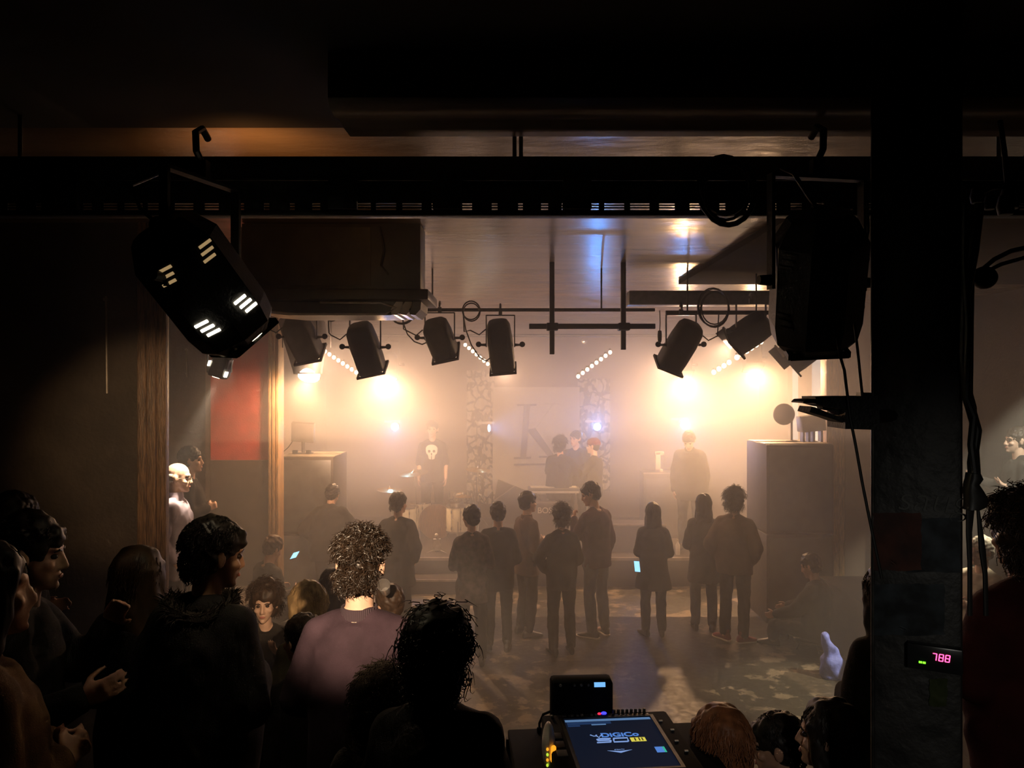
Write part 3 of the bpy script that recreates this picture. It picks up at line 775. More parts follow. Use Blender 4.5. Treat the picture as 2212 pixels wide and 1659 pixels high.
def small_spot(label, loc, d, w=.24, L_=.42, hang=.3, m='purpleblack', wings=True, group='small black stage spotlights', cable=1, lit=False, flap=False):
    t = thing('stage_spotlight', label, 'spotlight', loc, 0, group); d, a, b = frame_of(d)
    rows = ((-.5,.52,.52),(-.47,.74,.74),(-.38,.92,.92),(-.1,1,1),(.3,1.,1.),(.42,.98,.98),(.5,.98,.98))
    MB().loft([(d*(k*L_), a, b, w/2*ra, w/2*rb) for k,ra,rb in rows], 28, 4.).done('housing', m, t)
    mb = MB()
    for k in (-1,0,1): mb.box(b*(w*.5)*-1 + a*(k*w*.2) + d*.04, (.008, L_*.45, .006), Matrix((a,d,b)).transposed())
    mb.done('cooling_fin', m, t)
    mb = MB()
    for sgn in (-1,1):
        mb.box(d*(.51*L_)+a*(sgn*w*.5), (.018,.02,w*1.06), Matrix((a,d,b)).transposed()); mb.box(d*(.51*L_)+b*(sgn*w*.5), (w*1.06,.02,.018), Matrix((a,d,b)).transposed())
    mb.done('gel_frame', m, t)
    MB().cone(d*(.46*L_), d*(.495*L_), w*.42, w*.42, 24).done('lens', 'hotlens' if lit else 'blackgloss', t)
    if flap: MB().box(d*(.62*L_)-b*(w*.5), (w,.10,.006), Matrix((a,d,b)).transposed()).done('barn_door', m, t)
    mb = MB(); y_ = w*.56
    for sgn in (-1,1): mb.box2((sgn*y_-.005,-.014,-.02),(sgn*y_+.005,.014,hang-.05))
    mb.box2((-y_,-.014,hang-.056),(y_,.014,hang-.046)); mb.done('yoke', m, t)
    if wings:
        for sgn in (-1,1):
            mb = MB(); mb.cone((sgn*y_,0,0),(sgn*(y_+.05),0,.0),.014,.01,10); mb.lathe([(.026,-.006),(.026,.006),(.013,.006),(.013,-.006),(.026,-.006)], (sgn*(y_+.07),0,.005), 14, (V((1,0,0)),V((0,0,1)),V((0,1,0)))); mb.done('wing_bolt', m, t)
    mb = MB(); mb.box2((-.016,-.016,hang-.05),(.016,.016,hang)); mb.tube([(0,-.03,hang),(0,-.032,hang+.035),(0,.0,hang+.05),(0,.03,hang+.03)], .01, 8); mb.done('hook_clamp', 'darksteel', t)
    if cable:
        p0 = d*(-.35*L_) - a*(w*.5*cable); q = V((-cable*.34,0,hang-.02))
        MB().tube([p0, p0+V((-cable*.06,0,-.05)), p0+V((-cable*.14,0,-.01)), q+V((cable*.01,0,-.18)), q], .006, 8).done('power_cable', 'rubber', t)
    return t
small_spot('black stage spotlight hung nearest the left timber post', at(652,728,7), (.22,.62,-.75), .25, .40, .33, 'greycan', lit=True)
small_spot('black stage spotlight with wing bolts under the air conditioner', at(789,750,7), (.22,.45,-.87), .25, .46, .33, lit=True)
small_spot('shorter black stage spotlight hanging right below the end of the air conditioner', at(950,730,7), (.26,.62,-.74), .24, .36, .28, 'black')
small_spot('slim black stage spotlight hanging left of the pipe frame', at(1081,745,7), (.10,.42,-.90), .23, .47, .32, 'black', lit=True)
small_spot('black stage spotlight angled left with a hanging lead beside it', at(1471,745,6.9), (-.40,.45,-.80), .24, .46, .32, cable=-1, lit=True)
small_spot('black spotlight with barn door flap tilted steeply left of the unlit spotlight', at(1622,716,7), (-.72,.42,-.55), .24, .36, .30, cable=-1, flap=True)
small_spot('pale hazy spotlight tilted left below the unlit octagonal spotlight', at(1738,752,8.2), (-.72,.3,-.62), .30, .42, .42, 'greycan', cable=-1, flap=True)
BACK = [at(668,808,8.75), at(838,812,12.0), at(1476,812,12.0), at(1628,795,12.0)]
BLAB = ['blazing warm backlight hanging nearest the left timber post','blazing warm backlight hanging above the cymbals','blazing warm backlight hanging above the standing man on stage','blazing warm backlight hanging above the right speaker stack']
for p, lb in zip(BACK[1:], BLAB[1:]):
    d = V((.0,-.50,-.87)).normalized()
    small_spot(lb, p - d*.20, d, .28, .36, 3.7-(p-d*.20).z-.03, 'greycan', True, 'blazing backlights over the stage edge', 0, True)
p = BACK[0]; t = thing('stage_spotlight', BLAB[0], 'spotlight', p, 0, 'blazing backlights over the stage edge')
MB().loft([((-.07+x,.02,z), (1,0,0), (0,1,0), rx, ry) for z,x,rx,ry in ((.0,.05,.15,.11),(.04,.045,.152,.12),(.40,.02,.235,.15),(.60,-.02,.25,.15),(.66,-.02,.20,.12))], 28, 5.).done('hood', 'greycan', t)
MB().cone((.0,.0,.0),(.0,-.02,-.03),.12,.12,28).done('lens', 'hotlens', t)
mb = MB(); mb.box2((-.31,.0,.3),(-.30,.03,.80)); mb.box2((.24,.0,.3),(.25,.03,.80)); mb.box2((-.31,.0,.79),(.25,.03,.80)); mb.tube([(-.03,.015,.80),(-.03,.015,4-p.z)], .014, 8); mb.done('yoke', 'greycan', t)
# four-legged pipe frame
t = thing('pipe_frame', 'square tube frame hanging from the ceiling over the middle of the stage', 'frame', at(1268,705,6.6))
o_ = at(1268,705,6.6)
def rel(px, py, D, o): return at(px,py,D)-o
MB().box2((rel(1143,705,6.6,o_).x,-.022,-.022),(rel(1415,705,6.6,o_).x,.022,.022), .003).done('cross_tube', 'black', t)
for px, yb in ((1193,765),(1348,755)):
    x_ = rel(px,705,6.6,o_).x; MB().box2((x_-.021,.024,rel(px,yb,6.6,o_).z),(x_+.021,.066,4.0-o_.z), .003).done('drop_tube', 'black', t)
    mb = MB(); mb.box2((x_-.05,-.03,-.035),(x_+.05,.07,.03), .008); mb.tube([(x_+.06,0,-.01),(x_+.02,0,-.01)], .012, 8); mb.done('swivel_clamp', 'black', t)
t = thing('hanging_plug', 'black cable plug dangling beside the right row of spotlights', 'plug', at(1425,727,6.8)); o_ = at(1425,727,6.8)
MB().lathe([(.006,.055),(.016,.05),(.019,.02),(.018,-.03),(.013,-.05),(.006,-.053)], (0,0,0), 14).done('plug_body', 'rubber', t)
MB().tube([(0,0,.05),(.004,0,.12),(0,0,3.6-o_.z)], .004, 6).done('lead', 'rubber', t)
coil('hanging_coil', 'loops of cable hanging between the two right stage spotlights', at(1540,668,6.9), .13, .16, 4, seed=2)
for lb, c, rx, rz in (('loop of cable drooping left below the air conditioner', at(716,672,6.9), .075,.09), ('loop of cable drooping right below the air conditioner', at(868,672,6.9), .12,.12), ('loop of cable drooping beside the slim spotlight', at(1017,672,6.9), .08,.09)):
    coil('hanging_loop', lb, c, rx, rz, 2, seed=3)
pts = [at(x,y,6.95) for x,y in ((866,676),(872,700),(880,722),(895,738),(912,744),(925,738))]
tag(MB().tube(pts, .006, 6).done('hanging_cable', 'rubber'), 'thin black cable sagging between the middle spotlights', 'cable')
pts = [at(x,y,6.95) for x,y in ((1000,676),(1006,712),(1018,745),(1036,772),(1050,780),(1066,768))]
tag(MB().tube(pts, .006, 6).done('hanging_cable', 'rubber'), 'thin black cable sagging across the bulb string left of the slim spotlight', 'cable')

# strings of bulbs
def bulbs(label, pts, D, r):
    c = at(*pts[0], D); t = thing('bulb_string', label, 'string light', c, 0, 'strings of white bulbs over the stage')
    MB().tube([at(x,y,D)-c+V((0,.02,.03)) for x,y in pts], .008, 6).done('cable', 'rubber', t)
    for k, (x,y) in enumerate(pts):
        p = at(x,y,D)-c; MB().ell(p, (r,r,r*1.1), None, 14, 9).done('bulb', 'bulb', t); MB().cone(p+V((0,.01,r*.8)), p+V((0,.02,r*.8+.03)), .016, .016, 8).done('socket', 'rubber', t)
lin = lambda a, b, n: [(a[0]+(b[0]-a[0])*k/(n-1), a[1]+(b[1]-a[1])*k/(n-1)) for k in range(n)]
bulbs('slanting string of nine bulbs beside the left timber post', lin((702,759),(779,811),9), 11.2, .027)
bulbs('slanting string of ten bulbs beside the slim spotlight', lin((1005,745),(1078,807),10), 11.2, .025)
bulbs('slanting string of eight bulbs rising under the pipe frame', lin((1249,813),(1318,761),8), 11.2, .027)
bulbs('short string of four bulbs rising between the two right backlights', lin((1542,804),(1575,783),4), 11.4, .034)
bulbs('short string of six bulbs below the barn door spotlight', lin((1592,772),(1644,738),6), 9.6, .030)

# blue led lamps
BLUE = [at(853,922,13.2), at(1057,925,13.6), at(1290,922,13.4), at(1478,917,13.0)]
BD = [V((.05,-.98,-.15)), V((.93,-.35,.05)), V((-.10,-1,.26)), V((.0,-.98,-.18))]
for p, d, lb in zip(BLUE, BD, ('blue led lamp glowing above the left cymbal','blue led lamp turned sideways at the banner edge','blue led lamp glowing on the spotted cloth behind the hugging people','blue led lamp glowing above the standing man')):
    t = thing('led_lamp', lb, 'lamp', p, 0, 'blue led lamps'); d, a, b = frame_of(d, (0,0,1))
    MB().lathe([(.04,-.16),(.07,-.14),(.075,-.02),(.07,.0),(.064,-.012)], (0,0,0), 24, (a,b,d)).done('housing', 'greycan', t)
    MB().cone(-d*.02, -d*.005, .06, .06, 20).done('lens', 'blueled', t)
    mb = MB(); mb.tube([a*0+V((0,.1,-.09)), V((0,.1,.09))], .008, 6); mb.box2((-.2,.09,.07),(.08,.13,.11), .006); mb.done('bracket', 'acwhite', t)

# far small floodlight on the left
PF = at(474,802,6.5)
t = thing('floodlight', 'small black floodlight with two glowing vents shining down on the bald man', 'floodlight', PF); d, a, b = frame_of((-.30,.02,-.95))
mb = MB(); mb.loft([(d*k, a, b, rx, ry) for k, rx, ry in ((-.16,.04,.04),(-.12,.075,.07),(.02,.085,.08),(.05,.07,.07))], 12, 4); mb.done('housing', 'black', t)
for sgn in (-1,1): MB().box(a*(sgn*.079)+d*(-.02+.025*sgn)-b*0+V((0,-.05,0)), (.012,.045,.05), Matrix((a,d,b)).transposed()).done('vent', 'ventglow', t)
MB().cone(d*.045, d*.053, .055, .055, 18).done('lens', 'hotlens', t)
mb = MB(); mb.box2((-.105,-.01,-.01),(-.095,.01,.2)); mb.box2((.095,-.01,-.01),(.105,.01,.2)); mb.box2((-.105,-.01,.19),(.105,.01,.2)); mb.tube([(0,0,.2),(0,0,4-PF.z)], .012, 8); mb.done('yoke', 'black', t)

# speaker stacks
def pa(label, lo, hi, grp):
    lo, hi = V(lo), V(hi); c = V(((lo.x+hi.x)/2, (lo.y+hi.y)/2, lo.z)); t = thing('speaker_stack', label, 'speaker', c, 0, grp); h = hi.z-lo.z; w_ = (hi.x-lo.x)/2; d_ = (hi.y-lo.y)/2
    for k, (a_, b_) in enumerate(((0,.5),(.5,1))):
        MB().box2((-w_,-d_,h*a_+.004),(w_,d_,h*b_-.012), .01).done('cabinet', 'plywood', t)
        MB().box2((-w_+.03,-d_-.008,h*a_+.04),(w_-.03,-d_+.004,h*b_-.05), .004).done('front_grille', 'acgrille', t)
    for sgn in (-1,1): MB().box2((-w_,sgn*d_*.5-d_*.30,h-.012),(w_,sgn*d_*.5+d_*.30,h-.002)).done('top_tape', 'plytop', t)
    return t
pa('tall brown speaker stack with a floodlight on top left of the stage', (-3.02,9.9,0), (-2.30,10.7,2.02), 'speaker stacks')
pa('tall brown speaker stack with a box on top right of the stage', (3.13,9.45,0), (3.96,10.25,2.215), 'speaker stacks')
p = at(655,985,10.3); p.z = 2.02
t = thing('flood_panel', 'square floodlight on a short post standing on the left speaker stack', 'floodlight', p)
MB().box((0,0,.285), (.30,.09,.26), Matrix.Rotation(R(4),3,'Y') @ Matrix.Rotation(R(12),3,'X'), .008).done('head', 'greycan', t)
MB().tube([(.0,.0,.0),(.0,.0,.17)], .022, 10).done('post', 'greycan', t)
mb = MB(); mb.box2((-.12,-.06,.0),(.12,.06,.012)); mb.done('base_plate', 'greycan', t)
for sgn in (-1,1): MB().box2((sgn*.09-.03,-.1,.0),(sgn*.09+.03,-.04,.05), .006).done('foot_block', 'black', t)
MB().tube([(-.13,0,.18),(-.2,0,.08),(-.28,0,.01)], .006, 6).done('cable', 'rubber', t)
p = at(1752,962,9.8); p.z = 2.215
t = thing('stage_box', 'dark box on short legs standing on the right speaker stack', 'box', p)
MB().box((0,0,.235), (.30,.2,.20), Matrix.Rotation(R(-5),3,'Y'), .006).done('case', 'greycan', t)
for k in (-.11,-.04,.02,.12): MB().box2((k-.013,-.05,0),(k+.013,.05,.14)).done('leg', 'greycan', t)
p = at(1690,905,9.85)
t = thing('dish_lamp', 'round dish shaped lamp on a pole standing on the right speaker stack', 'lamp', (p.x+.12,p.y,2.215))
MB().ell((-.10,0,p.z-2.215+.06), (.14,.08,.14), (V((.8,0,-.6)),V((0,1,0)),V((.6,0,.8))), 20, 10).done('dish', 'greycan', t)
MB().tube([(0,0,.01),(0,0,.30),(-.05,0,.34)], .014, 8).done('pole', 'greycan', t)
MB().lathe([(.07,0),(.07,.01),(.02,.02)], (0,0,0), 16).done('foot', 'greycan', t)

# ------------------------------------------------------------------ banners
def cloth(px0, py0, px1, py1, D, m, name, label, amp=.02, seed=0):
    a, b = at(px0,py0,D), at(px1,py1,D); mb = MB(); nx, nz = 40, 14; g_ = []
    for j in range(nz+1):
        row = []
        for i in range(nx+1):
            x = a.x+(b.x-a.x)*i/nx; z = a.z+(b.z-a.z)*j/nz
            y = D + amp*math.sin(i*.9+seed+.2*j/nz)*.5 + amp*.5*math.sin(i*.37+1.7*seed)
            row.append(mb.bm.verts.new((x,y,z)))
        g_.append(row)
    for j in range(nz):
        for i in range(nx): mb.bm.faces.new((g_[j][i],g_[j][i+1],g_[j+1][i+1],g_[j+1][i]))
    bmesh.ops.solidify(mb.bm, geom=mb.bm.faces[:], thickness=.004)
    return tag(mb.done(name, m), label, 'banner')
bn = cloth(1064,836,1252,1068,14.35,'banner','hanging_banner','white cloth banner with a large dark letter K behind the stage', .012, 1)
D_ = 14.30
def ink(poly, name='printed_letter', m='bannerink'):
    mb = MB(); mb.prism([(at(x,y,D_).x, at(x,y,D_).z) for x,y in poly], (1,0,0),(0,0,1),(0,.006,0),(0,D_,0)); return mb
mb = MB()
for poly in ([(1132,876),(1145,876),(1136.5,988),(1124,988)], [(1117,873),(1159,872.5),(1159,876.5),(1117,877)], [(1110,987.5),(1147,987),(1147,991),(1110,992)],
             [(1142,934),(1156,924),(1199,986),(1184,986)], [(1139,927),(1156,925),(1156,931),(1139,933)], [(1164,985),(1204,984.5),(1204,988.5),(1164,989)]):
    mb.prism([(at(x,y,D_).x, at(x,y,D_).z) for x,y in poly], (1,0,0),(0,0,1),(0,.005,0),(0,D_,0))
mb.done('printed_letter', 'bannerink', bn)
mb = MB()
for poly in ([(1156,925),(1158.5,927),(1194,875),(1191.5,874)], [(1174,871),(1212,870.5),(1212,873.5),(1174,874)]):
    mb.prism([(at(x,y,D_).x, at(x,y,D_).z) for x,y in poly], (1,0,0),(0,0,1),(0,.005,0),(0,D_,0))
mb.done('letter_hairline', 'hairline', bn)
mb = MB(); mb.prism([(at(x,y,D_).x, at(x,y,D_).z) for x,y in [(1110,1002),(1206,1000.5),(1206,1004.5),(1110,1006)]], (1,0,0),(0,0,1),(0,.005,0),(0,D_,0)); mb.done('printed_underline', 'bannerink', bn)
cloth(1008,800,1068,1088,14.42,'leopard','spotted_hanging','cloth with pale spots hanging left of the K banner', .03, 2)
cloth(1248,818,1318,1062,14.42,'leopard','spotted_hanging','cloth with pale spots hanging right of the K banner', .03, 4)
# tilted dark boards in front of the banner
mb = MB(); mb.prism([(at(x,y,13.9).x, at(x,y,13.9).z) for x,y in ((1076,1036),(1140,1062),(1140,1160),(1066,1160),(1066,1085))], (1,0,0),(0,0,1),(0,.06,0),(0,13.9,0))
t = tag(mb.done('leaning_board', 'stagefloor'), 'dark board leaning against the bottom of the K banner', 'board')
MB().tube([at(1068,1081,13.87), at(1112,1050,13.87)], .010, 6).done('light_edge', 'stageedge', t)

# ------------------------------------------------------------------ drum kit
def drum(label, c, r, h, m='drumwhite', legs=3, tom=True):
    t = thing('drum', label, 'drum', c, 0, 'drums of the kit')
    MB().lathe([(r*.98,0),(r,.01),(r,h-.01),(r*.98,h)], (0,0,0), 32).done('shell', m, t)
    for z in (0,h): MB().lathe([(r*.99,z-.012),(r*1.04,z-.012),(r*1.04,z+.012),(r*.99,z+.012)], (0,0,0), 32).done('hoop', 'chrome', t)
    MB().lathe([(r*.97,h+.004),(r*.97,h+.008),(.01,h+.009)], (0,0,0), 32).done('drum_head', 'drumhead', t)
    for k in range(8):
        th = 2*math.pi*k/8+.3; x_, y_ = r*1.03*math.cos(th), r*1.03*math.sin(th)
        mb = MB(); mb.box((x_,y_,h*.82), (.022,.022,.05), Matrix.Rotation(th,3,'Z'), .004); mb.box((x_,y_,h*.18), (.022,.022,.05), Matrix.Rotation(th,3,'Z'), .004); mb.tube([(x_*1.01,y_*1.01,.0),(x_*1.01,y_*1.01,h)], .004, 6); mb.done('lug', 'chrome', t)
    for k in range(legs):
        th = 2*math.pi*k/3+.6; x_, y_ = r*1.05*math.cos(th), r*1.05*math.sin(th)
        MB().tube([(x_,y_,h*.45),(x_,y_,-.10),(x_*1.15,y_*1.15,.42-c[2])], .008, 8).done('leg', 'chrome', t)
    return t
def wp(px, D, z): p = at(px, 900, D); return (p.x, D, z)
drum('cream floor drum at the left end of the kit', wp(880,12.2,.60), .17, .40)
drum('cream floor drum next to the dark bass drum', wp(908,12.75,.59), .17, .40)
drum('cream floor drum with a cable taped down its shell', wp(989,12.3,.60), .185, .40)
drum('shallow snare drum with pale head behind the kit', wp(992,12.9,1.0), .17, .14, 'chrome')
t = thing('bass_drum', 'dark bass drum lying between the cream floor drums', 'drum', wp(945,12.75,.42))
MB().lathe([(.265,-.2),(.27,-.19),(.27,.19),(.265,.2)], (0,0,.28), 36, (V((1,0,0)),V((0,0,1)),V((0,1,0)))).done('shell', 'stagefloor', t)
MB().lathe([(.27,-.215),(.285,-.215),(.285,-.185),(.27,-.185)], (0,0,.28), 36, (V((1,0,0)),V((0,0,1)),V((0,1,0)))).done('hoop', 'wood', t)
MB().cone((0,-.2,.28),(0,-.205,.28),.262,.262,36).done('drum_head', 'blackgloss', t)
for sgn in (-1,1): MB().tube([(sgn*.25,-.1,.25),(sgn*.36,-.2,.0)], .009, 8).done('spur', 'chrome', t)
def cymbal(label, px, py, D, r, tilt, roll):
    p = at(px,py,D); t = thing('cymbal', label, 'cymbal', (p.x,D,.42), 0, 'cymbals on stands'); h = p.z-.42
    mb = MB(); mb.lathe([(.01,.030),(.03,.028),(.045,.016),(.06,.011),(r*.6,.004),(r,-.008),(r,-.0095),(r*.6,.002),(.05,.008),(.01,.02)], (0,0,0), 40)
    mb.xf(Matrix.Translation((0,0,h)) @ Matrix.Rotation(R(tilt),4,'X') @ Matrix.Rotation(R(roll),4,'Y')).done('disc', 'brass', t)
    MB().lathe([(.014,0),(.016,.02),(.006,.05)], (0,0,h+.01), 10).done('felt_nut', 'chrome', t)
    MB().tube([(0,0,h),(.02,.02,h-.25),(.03,.03,.3)], .009, 8).done('stand_tube', 'chrome', t)
    for k in range(3):
        th = 2.1*k+.4; MB().tube([(.03,.03,.34),(.03+.26*math.cos(th),.03+.26*math.sin(th),.005)], .007, 6).done('stand_leg', 'chrome', t)
cymbal('tilted bronze cymbal in front of the man in the skull shirt', 894, 1021, 12.6, .235, 8, -6)
cymbal('low bronze cymbal above the head of the leftmost watcher at the stage', 842, 1057, 12.3, .2, 5, 3)
cymbal('dark cymbal on a chrome stand right of the drums', 1032, 1014, 12.8, .2, 6, 4)
cymbal('pair of small cymbals on a stand over the cream floor drum', 1000, 1071, 12.6, .15, 2, 2)
p = wp(944,11.55,.42)
t = thing('drum_pedal', 'chrome drum pedal standing at the stage edge below the bass drum', 'pedal', p)
for sgn in (-1,1): MB().tube([(sgn*.055,.0,.0),(sgn*.055,0,.22)], .008, 8).done('upright', 'chrome', t)
MB().tube([(-.06,0,.2),(.06,0,.2)], .008, 8).done('axle', 'chrome', t); MB().tube([(0,0,.2),(.0,-.09,.27)], .006, 6).done('beater_rod', 'chrome', t); MB().ell((0,-.1,.28),(.025,.03,.025)).done('beater', 'drumhead', t)
MB().box((0,.13,.035), (.075,.24,.012), Matrix.Rotation(R(10),3,'X'), .003).done('footboard', 'darksteel', t)
for sgn in (-1,1): MB().tube([(sgn*.05,0,.03),(sgn*.16,-.12,.01)], .007, 6).done('stabiliser', 'chrome', t)
def micstand(label, px, py, D, boom=None, base=.42):
    p = at(px,py,D); t = thing('microphone_stand', label, 'microphone stand', (p.x,D,base)); h = p.z-base
    if boom:
        q = at(*boom, D)-V((p.x,D,base)); MB().tube([(q.x,0,0),(q.x,0,q.z)], .010, 8).done('pole', 'darksteel', t); MB().tube([(q.x,0,q.z),(0,0,h)], .008, 8).done('boom', 'darksteel', t); ox = q.x
    else: MB().tube([(0,0,0),(0,0,h-.03)], .010, 8).done('pole', 'darksteel', t); ox = 0
    for k in range(3): th = 2.1*k+.3; MB().tube([(ox,0,.06),(ox+.28*math.cos(th),.28*math.sin(th),.01)], .009, 8).done('leg', 'darksteel', t)
    mb = MB(); d_ = V((-.5,-.3,.8)).normalized(); mb.limb(V((0,0,h)), V((0,0,h))+d_*.12, .012, .018); mb.ell(V((0,0,h))+d_*.14, (.026,.026,.026)); mb.done('microphone', 'steel', t)
micstand('microphone on a stand left of the right speaker stack', 1636, 1060, 11.35)
micstand('microphone on a boom stand right of the drums', 1047, 1085, 11.9, (1064,1062))
micstand('short microphone stand between the drums and the K banner', 1046, 1042, 12.4, (1030,1030))

# keyboard, dark cloth with lettering, amplifiers
p = at(1196,1056,12.0)
t = thing('keyboard', 'keyboard with pale edges standing behind the front row at the middle of the stage', 'keyboard', (p.x,12.0,.42)); h = p.z-.42
MB().box2((-.40,-.16,h-.05),(.40,.16,h+.02), .01).done('case', 'acbody', t)
MB().box2((-.38,-.165,h-.045),(.38,-.155,h-.012)).done('rear_strip', 'acwhite', t)
MB().box2((-.36,-.02,h+.015),(.36,.14,h+.03), .002).done('keys', 'drumwhite', t)
for sgn in (-1,1): MB().tube([(-.3*sgn,0,0),(.3*sgn,0,h-.05)], .014, 8).done('stand_tube', 'darksteel', t)
p = at(1185,1120,11.8)
t = thing('amplifier', 'dark amplifier with pale capital lettering behind the front row', 'amplifier', (p.x,11.8,.42))
MB().box2((-.33,-.02,0),(.33,.22,.72), .06).done('cabinet', 'bannerink', t)
text_mesh('lettering', 'BOSS', .125, 'banner', t, .002, .002, Matrix.Translation((-.03,-.026,at(0,1103,11.78).z-.42)) @ Matrix.Rotation(R(90),4,'X'))
p = at(1440,1100,12.8)
t = thing('amplifier_cabinet', 'dark amplifier cabinet behind the man standing on stage', 'amplifier', (p.x,12.8,.42)); h = at(0,1018,12.8).z-.42
MB().box2((-.42,-.2,0),(.42,.2,h), .015).done('cabinet', 'plywood', t); MB().box2((-.38,-.21,.05),(.38,-.2,h-.1)).done('front_cloth', 'acgrille', t); MB().box2((-.42,-.205,h-.02),(.42,-.19,h)).done('top_edge', 'stageedge', t)
t = thing('upright_bar', 'pale bracket shaped bar standing on the dark amplifier cabinet', 'bar', (at(1421,1000,12.7).x,12.7,.42+h))
z0 = 0; mb = MB(); mb.box2((-.04,-.03,.0),(.04,.03,.33), .008); mb.box2((-.05,-.03,.28),(.10,.03,.34), .008); mb.box2((-.04,-.03,.0),(.08,.03,.05), .008); mb.done('bar', 'plytop', t)
p = at(1370,1160,11.75)
t = thing('flight_case', 'low dark flight case with metal edges on stage behind the long haired woman', 'case', (p.x,11.75,.42)); h = at(0,1128,11.75).z-.42
MB().box2((-.5,-.2,0),(.45,.2,h), .01).done('shell', 'stagefloor', t); MB().box2((-.505,-.205,h-.02),(.455,-.19,h+.004)).done('edge_strip', 'stageedge', t)
t = thing('stage_step', 'low dark step with pale edges in front of the stage below the drums', 'step', (at(937,1240,10.98).x,10.98,0))
MB().box2((-.34,-.2,0),(.34,.175,.2), .006).done('tread_block', 'stagefloor', t); MB().box2((-.345,-.206,.178),(.345,-.19,.204)).done('edge_strip', 'stageedge', t)
t = thing('water_bottle', 'small pale bottle standing at the stage edge', 'bottle', wp(1464,11.4,.42)); MB().lathe([(.0,0),(.032,.0),(.034,.02),(.034,.14),(.014,.18),(.013,.2)], (0,0,0), 16).done('bottle_body', 'acwhite', t); MB().lathe([(.016,.2),(.016,.22),(0.001,.222)], (0,0,0), 12).done('cap', 'plytop', t)

# ------------------------------------------------------------------ right pillar and what hangs on it
p = at(1815,890,2.16)
t = thing('pillar_floodlight', 'black floodlight with open barn doors fixed to the left face of the pillar', 'floodlight', p)
def pp(poly, y0, y1, D=2.16):
    mb = MB(); mb.prism([(at(x,y,D).x-p.x, at(x,y,D).z-p.z) for x,y in poly], (1,0,0),(0,0,1),(0,y1-y0,0),(0,y0,0)); return mb
pp([(1746,856),(1878,855),(1878,884),(1800,882),(1770,878),(1748,872)], -.05,.05).done('top_plate', 'black', t, smooth=False)
pp([(1806,884),(1878,880),(1878,926),(1806,924)], -.06,.06).done('lamp_body', 'black', t, smooth=False)
pp([(1722,867),(1728,862),(1748,861),(1748,870),(1722,870)], -.045,.045).done('barn_door', 'black', t, smooth=False)
pp([(1735,889),(1740,877),(1748,879),(1775,890),(1822,908),(1818,916),(1780,902)], -.045,.045).done('barn_door', 'black', t, smooth=False)
pp([(1770,878),(1806,884),(1822,900),(1815,904),(1796,888),(1772,884)], -.02,.02).done('side_arm', 'black', t, smooth=False)
MB().tube([at(1868,900,2.16)-p, V((pc.x,pc.y,at(1868,900,2.16).z))-p], .018, 8).done('mounting_arm', 'black', t)
mb = pp([(1856,848),(1878,848),(1878,856),(1856,856)], -.02,.02); mb.done('mount_clamp', 'darksteel', t, smooth=False)
tag(MB().tube([at(x,y,2.1) for x,y in ((1808,730),(1815,770),(1824,800),(1830,850),(1836,900),(1848,960),(1862,1040),(1880,1130),(1905,1250))], .0042, 8).done('hanging_cable', 'rubber'), 'black cable running down past the floodlight on the pillar', 'cable')
tag(MB().tube([at(x,y,2.12) for x,y in ((1846,700),(1853,760),(1859,820),(1863,856))], .004, 8).done('hanging_cable', 'rubber'), 'short black cable dropping to the clamp of the pillar floodlight', 'cable')
tag(MB().tube([at(x,y,2.5) for x,y in ((1874,430),(1876,500),(1866,545),(1846,562),(1838,535))], .004, 8).done('hanging_cable', 'rubber'), 'thin cable looping between the unlit spotlight and the pillar', 'cable')
M['posterred'] = mat('red_poster', (.075,.018,.008), .6, var=.5, scale=14)
M['posterblue'] = mat('grey_blue_poster', (.030,.038,.046), .6, var=.7, scale=18)
M['postergreen'] = mat('green_note', (.045,.06,.012), .6, var=.3, scale=14)
M['scrawl'] = mat('chalk_scrawl', (.06,.06,.055), .7)
def sheet(px0, py0, px1, py1, m, name, label, D=2.146, group=None):
    eps = (2.15-D); mb = MB(); nx, nz = 8, 10; rng = random.Random(px0); g_ = [[mb.bm.verts.new(atp(px0+(px1-px0)*i/nx+rng.uniform(-2,2), py0+(py1-py0)*j/nz+rng.uniform(-2,2), eps+rng.uniform(0,.002))) for i in range(nx+1)] for j in range(nz+1)]
    for j in range(nz):
        for i in range(nx): mb.bm.faces.new((g_[j][i],g_[j][i+1],g_[j+1][i+1],g_[j+1][i]))
    bmesh.ops.solidify(mb.bm, geom=mb.bm.faces[:], thickness=.001)
    return tag(mb.done(name, m), label, 'poster', group)
sheet(1886,1108,1990,1232,'posterred','poster','worn orange red poster on the black pillar')
sheet(1960,1120,2074,1236,'posterblue','poster','torn grey blue poster beside the red one on the pillar', 2.1475)
sheet(1886,1262,2040,1372,'posterblue','poster','dark faded poster above the red number display', 2.1475)
sheet(2008,1466,2046,1526,'postergreen','paper_note','small green paper note below the red number display')
tx = text_mesh('chalk_scrawl', 'saug', .105, 'scrawl', None, .0005, -.002, Matrix.Translation(atp(2012,1082,.003)) @ Matrix.Rotation(-PILA,4,'Z') @ Matrix.Rotation(R(90),4,'X'), shear=.25); tag(tx, 'pale scrawled writing on the upper half of the black pillar', 'graffiti')
p = atp(2025,1424,.03)
t = thing('number_display', 'black rack unit with red lit digits 788 on the pillar', 'display', p, -PILA)
MB().box2((-.075,-.005,-.035),(.062,.028,.035), .004).done('case', 'blackgloss', t)
SEG = {'7': 'abc', '8': 'abcdefg'}
mb = MB(); sw, sh = .0098, .0185
